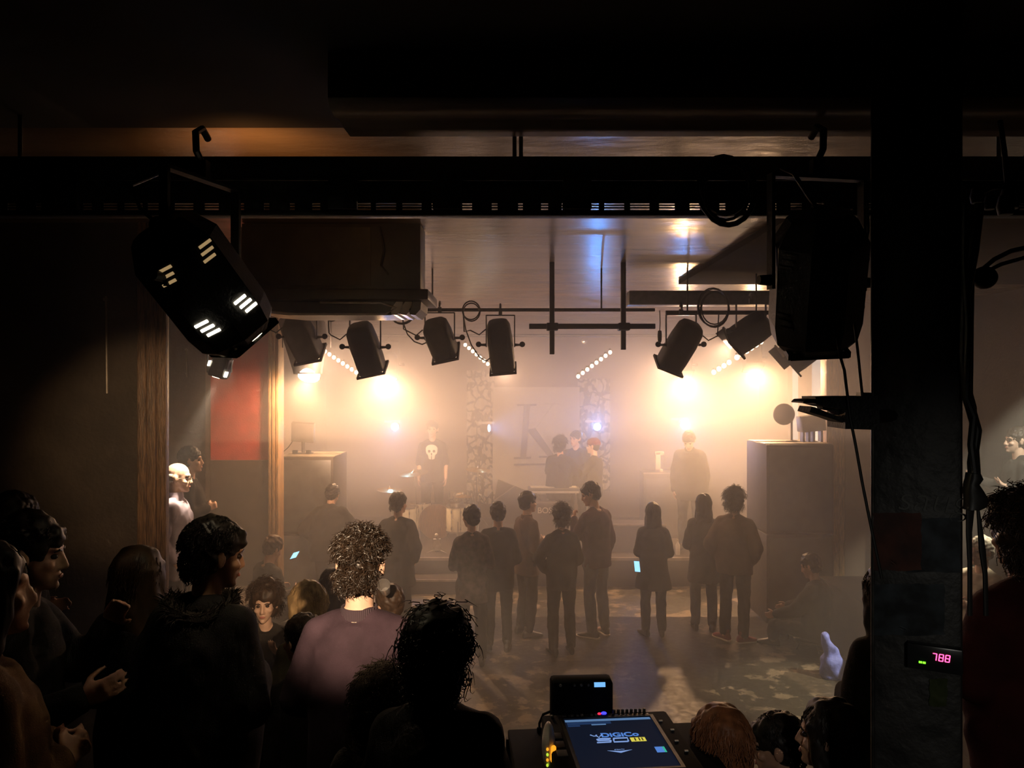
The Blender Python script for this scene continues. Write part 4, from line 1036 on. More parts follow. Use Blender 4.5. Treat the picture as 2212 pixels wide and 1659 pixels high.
for i, ch in enumerate('788'):
    ox = -.0125 + i*.0155 + (.0 if i else -.001); th = .0027
    seg = {'a':((0,sh),(sw,sh)),'b':((sw,sh),(sw,sh/2)),'c':((sw,sh/2),(sw,0)),'d':((0,0),(sw,0)),'e':((0,0),(0,sh/2)),'f':((0,sh/2),(0,sh)),'g':((0,sh/2),(sw,sh/2))}
    for k in SEG[ch]:
        (xa,za),(xb,zb) = seg[k]; sk = .12
        mb.tube([(ox+xa+za*sk,-.0065,za-.002),(ox+xb+zb*sk,-.0065,zb-.002)], th*.5, 6)
mb.done('lit_digits', 'redled', t)
mb = MB(); mb.box2((-.046,-.007,-.016),(-.038,-.005,-.011)); mb.box2((-.0365,-.007,-.016),(-.029,-.005,-.011)); mb.done('green_light', 'greenled', t)
# cables and hanging bits on the right of the pillar
t = thing('cable_bundle', 'bundle of black cables running down the right side of the pillar', 'cable', at(2092,900,2.12)); o_ = at(2092,900,2.12)
for k, pts in enumerate((((2086,440),(2084,560),(2092,700),(2088,860),(2104,900),(2098,960),(2108,1040)), ((2116,440),(2104,540),(2086,640),(2082,760),(2090,860),(2110,930),(2100,1000),(2104,1050)), ((2094,450),(2098,560),(2096,680),(2094,850),(2102,880),(2106,950),(2112,1040)))):
    MB().tube([at(x,y,2.12+.012*k)-o_ for x,y in pts], (.010,.013,.009)[k], 10).done('cable', 'rubber', t)
t = thing('power_strip', 'black multiple socket hanging by two straps right of the pillar', 'socket', at(2108,1070,2.12)); o_ = at(2108,1070,2.12)
mb = MB(); mb.loft([(at(x,y,2.12)-o_, (1,0,0), (0,1,0), rx, .022) for x,y,rx in ((2102,1022,.014),(2104,1034,.02),(2098,1046,.016),(2102,1060,.024),(2108,1078,.030),(2106,1094,.028),(2098,1100,.02))], 16, 3); mb.done('socket_block', 'rubber', t)
MB().loft([(at(x,y,2.12)-o_, (1,0,0), (0,1,0), rx, .004) for x,y,rx in ((2096,1096,.012),(2093,1150,.008),(2095,1215,.006),(2095,1330,.006))], 10, 4).done('strap', 'rubber', t)
MB().loft([(at(x,y,2.12)-o_, (1,0,0), (0,1,0), rx, .004) for x,y,rx in ((2112,1096,.003),(2118,1150,.007),(2122,1190,.009),(2128,1240,.006),(2130,1330,.006))], 10, 4).done('strap', 'rubber', t)
p = at(2126,600,2.3)
t = thing('round_clip_lamp', 'round black lamp clamped to the cables right of the pillar', 'lamp', p)
MB().ell((0,0,0), (.036,.036,.034), None, 20, 12).done('lamp_head', 'rubber', t); MB().limb(V((-.02,0,.005)), V((-.075,0,.012)), .016, .014).done('clamp_arm', 'rubber', t)
MB().tube([(0.0,0,.03),(.03,0,.055),(.08,0,.08),(.16,0,.098),(.26,0,.10)], .007, 8).done('lead', 'rubber', t); MB().tube([(.01,0,.02),(.05,0,.04),(.12,0,.06),(.26,0,.07)], .006, 8).done('lead', 'rubber', t)

# ------------------------------------------------------------------ mixing desk
Z0 = 1.79
M['console'] = mat('console_black', (.006,.006,.006), .85, spec=.08)
t0 = thing('desk_stand', 'black flight case desk carrying the mixing console', 'desk', (.36,2.45,.55), R(5))
MB().box2((-.34,-.42,.0),(.34,.36,1.12), .012).done('case_body', 'console', t0); MB().box2((-.345,-.425,1.12),(.345,.365,1.15), .006).done('desk_top', 'console', t0)
for sx in (-1,1):
    for sy in (-.42,.36): MB().box2((sx*.34-.012,sy-.012,0),(sx*.34+.012,sy+.012,1.12)).done('corner_edge', 'darksteel', t0)
cx = at(1330,1600,2.5).x
t = thing('mixing_console', 'mixing console with a lit touch screen on the black desk', 'mixing console', (.345,2.52,1.70), R(5))
MB().box2((-.225,-.42,0),(.225,.21,.085), .012).done('body', 'console', t)
sx0, sx1, sy0, sy1 = -.155, .152, -.20, .155
mb = MB(); mb.box2((sx0-.012,sy1,.085),(sx1+.012,sy1+.010,.091)); mb.box2((sx0-.012,sy0-.01,.085),(sx1+.012,sy0,.091)); mb.box2((sx0-.012,sy0,.085),(sx0,sy1,.091)); mb.box2((sx1,sy0,.085),(sx1+.012,sy1,.091)); mb.done('screen_bezel', 'darksteel', t)
M['scr'] = glow('screen_dark', (.010,.014,.030), .55); M['scrblue'] = glow('screen_blue', (.10,.26,.75), .8); M['scrhead'] = glow('screen_header', (.16,.32,.62), .55); M['scrmid'] = glow('screen_mid', (.025,.06,.17), .5)
M['scrlight'] = glow('screen_light_blue', (.26,.42,.85), .75); M['scryel'] = glow('screen_yellow', (.85,.75,.10), .75); M['scrgreen'] = glow('screen_green', (.05,.6,.38), .7); M['scrblack'] = mat('screen_black', (.004,.004,.004), .5)
scr = MB().box2((sx0,sy0,.0845),(sx1,sy1,.0875)).done('touch_screen', 'scr', t)
z_ = .088
def onscr(x0,y0,x1,y1,m,name): return MB().box2((x0,y0,z_-.0005),(x1,y1,z_)).done(name, m, scr)
onscr(sx0+.004,sy1-.022,sx1-.004,sy1-.006,'scrhead','header_bar'); onscr(sx0+.008,sy1-.044,sx0+.16,sy1-.026,'scrmid','menu_row'); onscr(sx0+.008,sy1-.058,sx0+.05,sy1-.047,'scrmid','menu_label'); onscr(sx0+.09,sy1-.052,sx0+.14,sy1-.044,'scrhead','menu_label')
T_ = lambda x,y,z: Matrix.Translation((x,y,z))
text_mesh('logo_text', 'DiGiCo', .040, 'scrblue', scr, .0003, .0012, T_(.014,.025,z_))
mb = MB(); mb.tube([(-.082,.030,z_),(-.074,.022,z_),(-.064,.022,z_),(-.058,.010,z_),(-.052,.022,z_),(-.046,.026,z_)], .0016, 6); mb.ell((-.082,.031,z_),(.003,.003,.001)); mb.ell((-.064,.029,z_),(.003,.003,.001)); mb.ell((-.046,.029,z_),(.003,.003,.001)); mb.done('logo_mark', 'scrlight', scr)
def stroke(pts): return MB().tube([(x,y,z_) for x,y in pts], .0028, 6).done('logo_letter', 'scrlight', scr)
stroke([(-.022,.0),(-.060,.0),(-.068,-.004),(-.066,-.011),(-.03,-.011),(-.024,-.016),(-.026,-.024),(-.072,-.025)])
stroke([(-.012,.0),(.034,.0),(.032,-.022),(.030,-.025),(-.016,-.025),(-.014,-.012),(-.012,.0)])
bx = MB().box2((.042,-.026,z_-.0005),(.092,.002,z_), .0).done('logo_badge', 'scryel', scr)
text_mesh('badge_text', '11i', .028, 'scrblack', bx, .0003, .0008, T_(.067,-.012,z_+.0003))
MB().prism([(-.05,-.080),(-.01,-.098),(.03,-.080),(-.01,-.086)], (1,0,0),(0,1,0),(0,0,.0005),(0,0,z_-.0003)).done('screen_arrow', 'scrlight', scr)
text_mesh('arrow_text', 'STEALTH', .008, 'scrlight', scr, .0002, 0, T_(-.01,-.076,z_))
onscr(.105,-.105,.130,-.068,'scrblue','corner_tile'); onscr(.130,-.105,.137,-.068,'scrgreen','corner_tile_edge')
for k in range(8):
    mb = MB(); mb.lathe([(.0055,.085),(.005,.098),(.0042,.100),(.0005,.1005)], (.032+k*.0155,.192,0), 10); mb.done('rotary_knob', 'darksteel', t)
for x_ in (-.19,-.15,-.145,-.12,-.1,-.085,-.05,-.035):
    mb = MB(); mb.box2((x_-.005,.175,.085),(x_+.005,.188,.092), .001); mb.done('button', 'acgrille', t)
for k in range(7): MB().box2((.03+k*.018,.165,.085),(.043+k*.018,.178,.090), .001).done('button', 'acbody', t)
M['redlit'] = glow('red_button', (.9,.03,.08), 1.2); M['bluelit'] = glow('blue_button', (.03,.03,1), 3.5)
MB().ell((-.02,.193,.087),(.007,.006,.004)).done('red_light', 'redlit', t); MB().ell((-.004,.194,.088),(.010,.007,.005)).done('blue_light', 'bluelit', t)
for k in range(3): MB().box2((-.212,.02-.06*k,.085),(-.178,.06-.06*k,.0875), .001).done('side_button', 'acbody', t)
for k, (x_,y_) in enumerate(((.18,.12),(.2,.05),(.19,-.03),(.2,-.1))): MB().box2((x_-.006,y_-.003,.085),(x_+.006,y_+.003,.088)).done('side_button', 'acwhite', t)
p = at(1252,1450,2.86)
t = thing('control_unit', 'small black unit with a tiny blue display standing behind the mixing console', 'control unit', (p.x,2.80,1.70), R(3))
MB().box2((-.112,-.04,.0),(.112,.04,p.z-1.70), .014).done('case', 'console', t); hz_ = p.z-1.70
M['lcd'] = glow('lcd_blue', (.20,.52,1), 1.0)
MB().box((.062,-.040,hz_-.012), (.040,.004,.016), Matrix.Rotation(R(-14),3,'X')).done('small_display', 'lcd', t)
for k in (-.08,-.03,-.005,.02): MB().cone((k,-.038,hz_-.012),(k,-.05,hz_-.010),.005,.004,8).done('knob', 'acbody', t)
MB().tube([(-.11,.0,.06),(-.14,-.02,.058),(-.155,-.03,.03),(-.155,-.04,-.02),(-.13,-.05,-.06)], .005, 8).done('cable', 'rubber', t)
MB().limb(V((-.156,-.034,.012)), V((-.153,-.04,-.02)), .009, .008).done('cable_bead', 'rubber', t)
p = at(1190,1620,2.45)
t = thing('status_device', 'rounded pale device with orange and green lights left of the mixing console', 'device', (p.x-.005,2.5,1.70))
mb = MB(); mb.ell((0,0,.075),(.022,.05,.075)); mb.done('shell', 'acwhite', t)
M['amber'] = glow('amber_light', (1,.36,.02), 1.2); M['lime'] = glow('lime_light', (.55,.8,.05), 1.)
for k in range(4): MB().ell((-.006,-.050+.002*k,.085-.018*k),(.004,.004,.005)).done('status_light', 'amber' if k%2 == 0 else 'lime', t)
MB().limb(V((.012,-.05,.05)), V((.014,-.05,.09)), .008, .008).done('amber_strip', 'amber', t)

# things lying on the dance floor
t = thing('drink_bottle', 'small dark bottle on the floor below the hanging hand of the seated person', 'bottle', wp(1683,9.2,0)); MB().lathe([(.001,0),(.03,.0),(.032,.02),(.032,.12),(.013,.16),(.013,.2)], (0,0,0), 16).done('bottle_body', 'blackgloss', t); MB().lathe([(.015,.2),(.015,.215),(.001,.217)], (0,0,0), 12).done('cap', 'chrome', t)
M['bluecloth'] = mat('blue_cloth', (.16,.20,.62), .7, var=.25, scale=9, bump=.2, bscale=40)
p = at(1797,1462,7.75); mb = MB()
mb.vloft([(0,.02,0,.14,.13),(.08,.0,0,.15,.12),(.2,-.02,0,.10,.09),(.33,-.05,.01,.06,.07),(.42,-.07,.02,.04,.05),(.45,-.07,.02,.02,.03)], 22)
bag = fuse(mb.done('blue_bag', 'bluecloth'), .012, 2, waves(.018, 20, 5)); bag.location = (at(1800,1462,7.75).x,7.75,.0)
tag(bag, 'crumpled blue cloth bag standing in the pool of light on the floor', 'bag')

WASH = ((652,728,7,(.22,.62,-.75),-1.6),(789,750,7,(.22,.45,-.87),-.6),(1081,745,7,(.10,.42,-.90),.3),(1471,745,6.9,(-.40,.45,-.80),1.2),(1622,716,7,(-.72,.42,-.55),2.4))

for lb, px, y0, y1, D in (('thin pale conduit on the dark partition wall left of the timber post', 229, 640, 850, 4.985), ('short pale conduit in the recess above the bald man', 402, 752, 815, 10.28)):
    a, b = at(px,y0,D), at(px+2,y1,D); t = thing('wall_conduit', lb, 'conduit', a); MB().tube([V((0,0,0)), b-a], .008, 8).done('tube', 'stageedge', t)
    MB().box(V((0,0,-.02)), (.03,.02,.02)).done('bracket', 'stageedge', t)
t = thing('round_detector', 'small round glinting lens high on the back wall under the pipe frame', 'detector', at(1262,737,14.2)); MB().lathe([(.03,0),(.05,0),(.052,.02),(.03,.025)], (0,0,0), 20, (V((1,0,0)),V((0,0,1)),V((0,-1,0)))).done('ring', 'chrome', t); MB().ell((0,0,0),(.03,.012,.03)).done('lens', 'blackgloss', t)
t = thing('hanging_plugs', 'cluster of black plugs and cables hanging at the upper right edge', 'plug', at(2150,440,2.4)); o_ = at(2150,440,2.4)
for x, y, r in ((2138,440,.018),(2172,446,.026),(2182,430,.03),(2110,425,.02)): MB().lathe([(.003,r*1.5),(r*.7,r*1.3),(r,.0),(r*.8,-r),(.003,-r*1.1)], at(x,y,2.4)-o_, 12).done('plug_body', 'rubber', t)
MB().tube([at(x,y,2.4)-o_ for x,y in ((2110,420),(2140,405),(2180,400),(2212,360),(2230,300))], .010, 8).done('cable', 'rubber', t); MB().tube([at(x,y,2.4)-o_ for x,y in ((2172,446),(2176,400),(2170,330),(2160,260))], .008, 8).done('cable', 'rubber', t)

# ------------------------------------------------------------------ clothing and hair materials
def cl(name, col, **k): M[name] = mat(name, col, .85, bump=.25, bscale=k.pop('bs', 260), spec=.12, **k)
cl('black_cloth', (.016,.014,.013)); cl('dark_coat', (.028,.024,.021)); cl('brown_jacket', (.10,.058,.036)); cl('wine_sweater', (.062,.022,.030)); cl('purple_sweater', (.040,.025,.034), bs=420)
cl('grey_coat', (.045,.04,.036)); cl('plaid_shirt', (.05,.035,.03), scale=18, var=.8); cl('tan_coat', (.11,.06,.028)); cl('jeans', (.075,.085,.105)); cl('trousers_dark', (.022,.02,.02)); cl('grey_trousers', (.06,.058,.055))
cl('red_knit', (.16,.02,.025)); cl('red_top', (.045,.008,.007)); cl('pale_jacket', (.34,.28,.33), scale=6, var=.35); cl('green_coat', (.09,.085,.05)); cl('cream_top', (.42,.36,.28)); cl('fur_dark', (.03,.024,.019)); cl('black_tee', (.02,.018,.018))
def rib():
    m, nt, N, L, b = newmat('purple_rib'); tc = N.new('ShaderNodeTexCoord'); w = N.new('ShaderNodeTexWave'); w.inputs['Scale'].default_value = 46; L.new(tc.outputs['Object'], w.inputs['Vector'])
    b.inputs['Base Color'].default_value = (.042,.026,.036,1); b.inputs['Roughness'].default_value = .9
    bp = N.new('ShaderNodeBump'); bp.inputs['Strength'].default_value = .6; bp.inputs['Distance'].default_value = .004; L.new(w.outputs['Fac'], bp.inputs['Height']); L.new(bp.outputs[0], b.inputs['Normal']); return m
M['purple_sweater_rib'] = rib()
def hr(name, col, rough=.5): M[name] = mat(name, col, rough, var=.35, scale=40, spec=.28, stretch=(1,1,.3))
hr('hair_dark', (.014,.010,.008)); hr('hair_brown', (.045,.024,.013)); M['hair_curl'] = mat('hair_curl', (.020,.012,.0075), .42, var=.5, scale=60, spec=.5); hr('hair_red', (.26,.095,.04)); hr('hair_blonde', (.36,.25,.13)); hr('hair_grey', (.42,.38,.32))
M['shoe_black'] = mat('shoe_black', (.018,.016,.015), .45); M['shoe_red'] = mat('shoe_red_canvas', (.20,.028,.02), .7); M['sole_white'] = mat('sole_white', (.62,.55,.46), .6)
BK = 'black_cloth'
STG = 'people watching at the edge of the stage'
# ---- front row in front of the stage
person(862,1062,9.0,0,-14,'person in a dark hooded coat with tufted hair, leftmost of the watchers at the stage',H=1.7,top=('coat','dark_coat',dict(th=.03,hem=-.30,bulk=.02,flare=.1)),hair=('tuft','hair_dark'),arms=('pocket','pocket'),group=STG,vox=.011,seed=1,hyaw=-20)
person(1017,1090,8.1,0,10,'person with short round hair and a plaid shirt in front of the drums',top=('shirt','plaid_shirt',dict(th=.016,hem=-.24,flare=.06)),hair=('short','hair_dark'),arms=('front','front'),group=STG,vox=.011,seed=2,hyaw=25,female=True)
person(1076,1083,8.55,0,0,'person in a black jacket with arms held in front, right of the plaid shirt',top=('jacket',BK,dict(th=.026,hem=-.2,bulk=.015)),hair=('short','hair_dark'),arms=('akimbo','low'),group=STG,vox=.011,seed=3)
person(1141,1061,9.05,0,-62,'person in a reddish brown jacket turned right in profile at the stage',top=('jacket','brown_jacket',dict(th=.022,hem=-.18,collar=.04)),hair=('short','hair_dark',{'fringe':.008}),arms=('down','front'),group=STG,face=True,skin='skinpale',vox=.009,seed=4)
person(1212,1083,8.45,0,14,'person with dark bushy hair and black jacket left of the man in the wine sweater',H=1.65,top=('jacket',BK,dict(th=.024,hem=-.16,bulk=.02)),hair=('bushy','hair_dark',{'w':.022,'n':350}),arms=('akimbo','front'),group=STG,vox=.011,seed=5,female=True)
person(1268,1042,9.05,0,42,'bearded man in a dark wine sweater and jeans holding his hand to his chin',H=1.78,top=('sweater','wine_sweater',dict(th=.018,hem=-.14,bulk=.012)),legs='jeans',hair=('short','hair_dark',{'fringe':.006}),arms=('chin','down'),shoes='shoe_black',sole='sole_white',group=STG,face=True,skin='skin',vox=.008,seed=6,hyaw=38,hpitch=16,lean=2,curl=(1.3,.5),shoe_yaw=(20,-25))
person(1410,1085,9.1,0,-4,'woman with long dark hair and a dark coat holding a lit phone',H=1.56,top=('coat','dark_coat',dict(th=.024,hem=-.30,bulk=.02,flare=.25)),legs='grey_trousers',hair=('long','hair_dark',{'len':.42,'w':.105}),arms=('phone','front'),group=STG,vox=.009,seed=7,female=True,hpitch=12,shoe_yaw=(25,-5))
person(1520,1066,9.25,0,-12,'person with long dark hair in a grey coat left of the red shoes',H=1.64,top=('coat','grey_coat',dict(th=.024,hem=-.30,bulk=.015,flare=.12)),legs='jeans',hair=('long','hair_dark',{'len':.34}),arms=('front','pocket'),group=STG,vox=.011,seed=8,female=True)
person(1588,1049,8.85,0,-30,'person with bushy hair in a brown bomber jacket wearing red canvas shoes',H=1.74,top=('jacket','brown_jacket',dict(th=.032,hem=-.14,bulk=.035)),legs='trousers_dark',hair=('bushy','hair_dark',{'w':.03,'n':450}),arms=('pocket','pocket'),shoes='shoe_red',sole='sole_white',group=STG,vox=.011,seed=9,shoe_yaw=(60,-45))
# ---- people behind on the stage and in the haze
person(722,1048,9.95,0,-8,'tall hazy figure in a dark jacket below the left speaker stack',H=1.6,top=('jacket','dark_coat',dict(th=.05,hem=-.2,bulk=.07)),hair=('short','hair_dark'),arms=('akimbo','round'),vox=.012,seed=10,lean=8,hpitch=20)
r_, g_ = person(934,908,13.1,.42,180,'person in a black shirt with a pale skull print standing behind the drums',top=('shirt','black_tee',dict(th=.018,hem=-.12,sleeve=.0)),hair=('short','hair_dark'),arms=('down','down'),face=True,vox=.009,seed=11,skin='skinpale')
mb = MB(); c_ = g_.P+g_.u*.36*g_.s; fz = g_.f*(.116+.030)*g_.s
mb.loft([(c_+fz*1.0+V((0,-.004,z)), (1,0,0),(0,1,0), rx, .012) for z,rx in ((-.125,.030),(-.115,.050),(-.05,.062),(-.03,.088),(.02,.100),(.07,.098),(.105,.072),(.122,.03))], 18)
pr_ = mb.done('skull_print', 'banner', r_)
mb = MB()
for k in (-1,1): mb.ell(c_+fz+V((k*.040,.004,.012)), (.024,.012,.024))
mb.ell(c_+fz+V((0,.004,-.035)), (.012,.012,.020)); mb.box(c_+fz+V((0,.004,-.095)), (.012,.02,.055)); mb.done('skull_hollow', 'black_tee', pr_)
person(1212,938,12.2,.42,-28,'person with bushy dark hair and a dark jacket hugging two others on stage',H=1.72,top=('jacket',BK,dict(th=.035,hem=-.2,bulk=.035)),hair=('bushy','hair_dark',{'w':.02,'n':350}),arms=('round','round'),vox=.011,seed=12,lean=5)
person(1243,930,12.8,.42,168,'dark haired person facing the audience between the two hugging people',H=1.76,top=('jacket',BK,dict(th=.03,hem=-.2)),hair=('short','hair_dark'),arms=('round','round'),face=True,skin='skinpale',vox=.011,seed=13,hyaw=-30)
person(1281,945,12.35,.42,70,'person in a red beanie leaning into the hug on stage',H=1.7,top=('jacket','dark_coat',dict(th=.026,hem=-.16)),hair=('beanie','red_knit'),arms=('reach','round'),face=True,skin='skinpale',vox=.011,seed=14)
person(1486,935,11.6,.42,158,'man in a dark jacket standing on stage looking down',H=1.8,top=('jacket','dark_coat',dict(th=.035,hem=-.2,bulk=.03,collar=.05)),legs='jeans',hair=('short','hair_dark',{'fringe':.01}),arms=('down','down'),face=True,skin='skinpale',vox=.009,seed=15,hpitch=34)
# ---- left side
def glasses(root, g):
    s = g.s; ax = (g.hr, g.hu, g.hf); fr = MB()
    for k in (-1,1):
        fr.lathe([(.021*s,-.0015),(.0235*s,-.0015),(.0235*s,.0015),(.021*s,.0015),(.021*s,-.0015)], head_pts(g,k*.032,.099,-.002), 20, ax)
        fr.tube([head_pts(g,k*.055,.098,.004), head_pts(g,k*.078,.05,.006), head_pts(g,k*.084,-.01,.004)], .0022*s, 6)
    fr.tube([head_pts(g,-.010,.1,.004), head_pts(g,0,.106,.006), head_pts(g,.010,.1,.004)], .002*s, 6)
    fr.done('glasses', 'chrome', root)
person(388,998,6.5,.6,-80,'bald man with glasses and a pale zipped jacket lit from above beside the timber post',top=('jacket','pale_jacket',dict(th=.026,hem=-.18,bulk=.02,collar=.06)),legs='grey_trousers',hair=('balding','hair_grey'),arms=('pocket','pocket'),face=True,skin='skinpale',vox=.008,seed=16,hpitch=4,wr=.014,extra=glasses)
person(413,964,7.6,.6,-75,'dim dark haired person in a black coat behind the bald man',top=('jacket',BK,dict(th=.03,hem=-.2,bulk=.03)),hair=('short','hair_dark'),arms=('front','front'),face=True,vox=.011,seed=17)
person(600,1158,8.2,0,-40,'hazy seated person holding a glowing phone left of the purple sweater',H=1.65,top=('jacket','dark_coat',dict(th=.024,hem=-.12)),hair=('short','hair_brown'),arms=('front','phone'),vox=.011,seed=18,sitting=True,hpitch=25)
person(572,1252,5.15,0,196,'woman with curly brown hair talking with her hand raised, face lit',H=1.7,top=('jacket','dark_coat',dict(th=.02,hem=-.14)),hair=('bushy','hair_brown',{'w':.030,'n':700}),arms=(((.05,.14,-.21),(-.10,.17,.19)),'down'),face=True,skin='skinpale',vox=.0065,seed=19,female=True,hyaw=-8,curl=(.25,.5),palm={-1:(.2,.1,1.)})
person(662,1254,4.6,0,58,'woman with wavy blonde hair facing away left of the purple sweater',H=1.66,top=('coat','green_coat',dict(th=.024,hem=-.25,collar=.05)),hair=('long','hair_blonde',{'len':.27,'w':.085}),arms=('front','down'),face=True,vox=.009,seed=20,female=True,hyaw=10,side=3)
person(652,1326,4.0,0,36,'dark haired person seen from behind at the left arm of the purple sweater',H=1.6,top=('jacket',BK,dict(th=.02,hem=-.14)),hair=('short','hair_dark',{'locks':300}),arms=('down','front'),face=True,skin='skinpale',vox=.008,seed=21,hyaw=20)
person(838,1262,5.0,0,30,'person drinking from a clear cup right of the curly haired man',H=1.66,top=('jacket','brown_jacket',dict(th=.024,hem=-.14,bulk=.02)),hair=('short','hair_brown'),arms=('down','drink'),vox=.009,seed=22,hyaw=20)
person(715,1228,5.6,0,70,'dim person in a dark top partly hidden behind the curly haired man',H=1.6,top=('jacket','brown_jacket',dict(th=.02,hem=-.14)),hair=('long','hair_brown',{'len':.3}),arms=('down','chin'),vox=.011,seed=35,female=True)
# ---- foreground on the raised floor
person(783,1137,3.1,.55,-3,'man with curly dark hair in a purple sweater, brightly lit from behind',top=('sweater','purple_sweater',dict(th=.020,hem=-.16,bulk=.022,collar=.032)),legs='trousers_dark',hair=('curly','hair_curl',{'n':2600}),arms=((( .10,.02,-.27),(-.10,.19,-.10)),((.10,.02,-.27),(-.10,.19,-.10))),skin='skinpale',vox=.007,seed=23,hpitch=7,wr=.005)
person(478,1118,3.1,.55,-28,'tall dark haired man in a black coat with fur collar looking right',top=('coat',BK,dict(th=.040,hem=-.25,bulk=.04,fur=1.05)),hair=('short','hair_dark',{'fringe':.018,'locks':900}),arms=('pocket','front'),face=True,skin='skindark',vox=.007,seed=24,hyaw=-22,hpitch=10)
person(950,1312,2.38,.55,-10,'woman with tousled pinned up dark hair in a black coat, nearest the camera at centre',top=('coat',BK,dict(th=.030,hem=-.22,bulk=.04)),hair=('bun','hair_dark'),arms=('front','down'),skin='skindark',vox=.007,seed=25,female=True,hyaw=-4)
person(832,1432,2.62,.55,-12,'person in a furry dark hood between the purple sweater and the nearest woman',H=1.45,top=('coat','fur_dark',dict(th=.03,hem=-.22,bulk=.03,fur=1.1)),hair=('bushy','fur_dark',{'w':.028,'n':1100}),arms=('front','front'),vox=.010,seed=26)
person(302,1178,3.3,.55,-14,'person with long straight dark hair standing left of the tall man',top=('coat',BK,dict(th=.025,hem=-.22)),hair=('long','hair_brown',{'len':.36,'w':.10}),arms=('front','front'),vox=.009,seed=27,female=True)
person(78,1106,2.95,.55,-72,'dark haired person in profile at the far left raising a glass',top=('jacket',BK,dict(th=.024,hem=-.2)),hair=('tuft','hair_dark',{'locks':500}),arms=('drink','talk'),face=True,skin='skin',vox=.007,seed=28,hpitch=6)
person(-30,1165,2.25,.55,-50,'person in a tan coat cut off by the left edge',H=1.75,top=('coat','tan_coat',dict(th=.035,hem=-.25,bulk=.04)),hair=('long','hair_dark',{'len':.3}),arms=('front','front'),vox=.010,seed=29,female=True)
person(38,1062,3.9,.55,-30,'dim tall person behind the profile at the far left',top=('jacket',BK,dict(th=.02,hem=-.2)),hair=('short','hair_dark'),arms=('front','down'),vox=.011,seed=30)
# ---- bottom right, sitting in front of the console
SIT = 'people seated right of the mixing console'
person(1556,1521,2.70,.55,8,'person with smooth reddish hair seated right of the mixing console',H=1.68,top=('jacket','dark_coat',dict(th=.02,hem=-.1)),hair=('bob','hair_red',{'len':.16,'w':.085,'n':500}),arms=('front','front'),face=True,vox=.008,seed=31,sitting=True,female=True,group=SIT)
person(1665,1541,3.42,.55,72,'dark haired person in profile facing the red haired person',H=1.7,top=('jacket','grey_coat',dict(th=.02,hem=-.1,collar=.04)),hair=('short','hair_dark',{'fringe':.008,'locks':500}),arms=('front','chin'),face=True,skin='skin',vox=.007,seed=32,sitting=True,hpitch=10,group=SIT)
person(1789,1510,2.95,.55,14,'person with a dark bobbed haircut seated nearest the pillar',H=1.72,top=('jacket',BK,dict(th=.024,hem=-.1,bulk=.02)),hair=('bob','hair_dark',{'len':.16,'w':.09,'n':500}),arms=('front','front'),face=True,vox=.008,seed=33,sitting=True,female=True,group=SIT,hyaw=45)
person(1912,1218,3.25,.55,24,'person in a black leather jacket standing half hidden behind the pillar',top=('jacket','dark_coat',dict(th=.03,hem=-.18,bulk=.04)),hair=('long','hair_dark',{'len':.3}),arms=('front','down'),vox=.009,seed=34,female=True)
person(1742,1196,8.6,0,52,'hazy person seated low on the floor with one hand hanging over a bottle',H=1.7,top=('jacket','dark_coat',dict(th=.03,hem=-.1,bulk=.02)),hair=('short','hair_dark'),arms=('knee','knee'),vox=.009,seed=36,sitting=True,hpitch=20)
# ---- right of the pillar
person(2205,1060,3.2,.55,12,'person with bushy brown hair and a dark red top at the right edge',top=('jacket','red_top',dict(th=.03,hem=-.2,bulk=.04)),hair=('bushy','hair_brown',{'w':.045,'n':1500}),arms=('front','front'),vox=.009,seed=37)
person(2118,1158,6.6,0,110,'pale faced person seen between the straps right of the pillar',H=1.74,top=('shirt','cream_top',dict(th=.02,hem=-.2)),hair=('short','hair_grey'),arms=('front','front'),face=True,skin='skinpale',vox=.010,seed=38)
person(2196,922,8.0,.7,82,'person in a dark jacket gesturing with both hands in the right light beam',top=('jacket','grey_coat',dict(th=.024,hem=-.2,sleeve=.9)),hair=('short','hair_brown'),arms=('talk','talk'),face=True,skin='skinpale',vox=.008,seed=39,curl=(.4,.4),palm={-1:(.3,0,1),1:(.3,0,1)})

# ---- things people hold
def phone(label, px, py, D, d, grp='lit phones in the crowd'):
    t = thing('phone', label, 'phone', at(px,py,D), 0, grp); d, a, b = frame_of(d); m3 = Matrix((a,b,d)).transposed()
    MB().box((0,0,0), (.072,.145,.008), m3, .003).done('phone_body', 'blackgloss', t); MB().box(d*.0045, (.064,.130,.001), m3).done('screen', 'phone', t)
phone('lit phone held by the seated person in the haze', 637,1200,7.75, (-.3,-.25,.92))
phone('tiny lit phone held by the woman with long dark hair', 1376,1224,8.85, (.1,-.45,.35))
t = thing('drink_cup', 'clear plastic cup raised by the drinking person', 'cup', at(831,1271,4.72)); m_, nt, N, L, b = newmat('clear_plastic'); b.inputs['Base Color'].default_value = (.8,.75,.7,1); b.inputs['Transmission Weight'].default_value = .75; b.inputs['Roughness'].default_value = .15; M['clear'] = m_
MB().lathe([(.028,-.05),(.040,.055),(.038,.055),(.026,-.047)], (0,0,0), 22, (V((1,0,0)),V((0,.6,.8)),V((0,-.8,.6)))).done('cup_wall', 'clear', t)
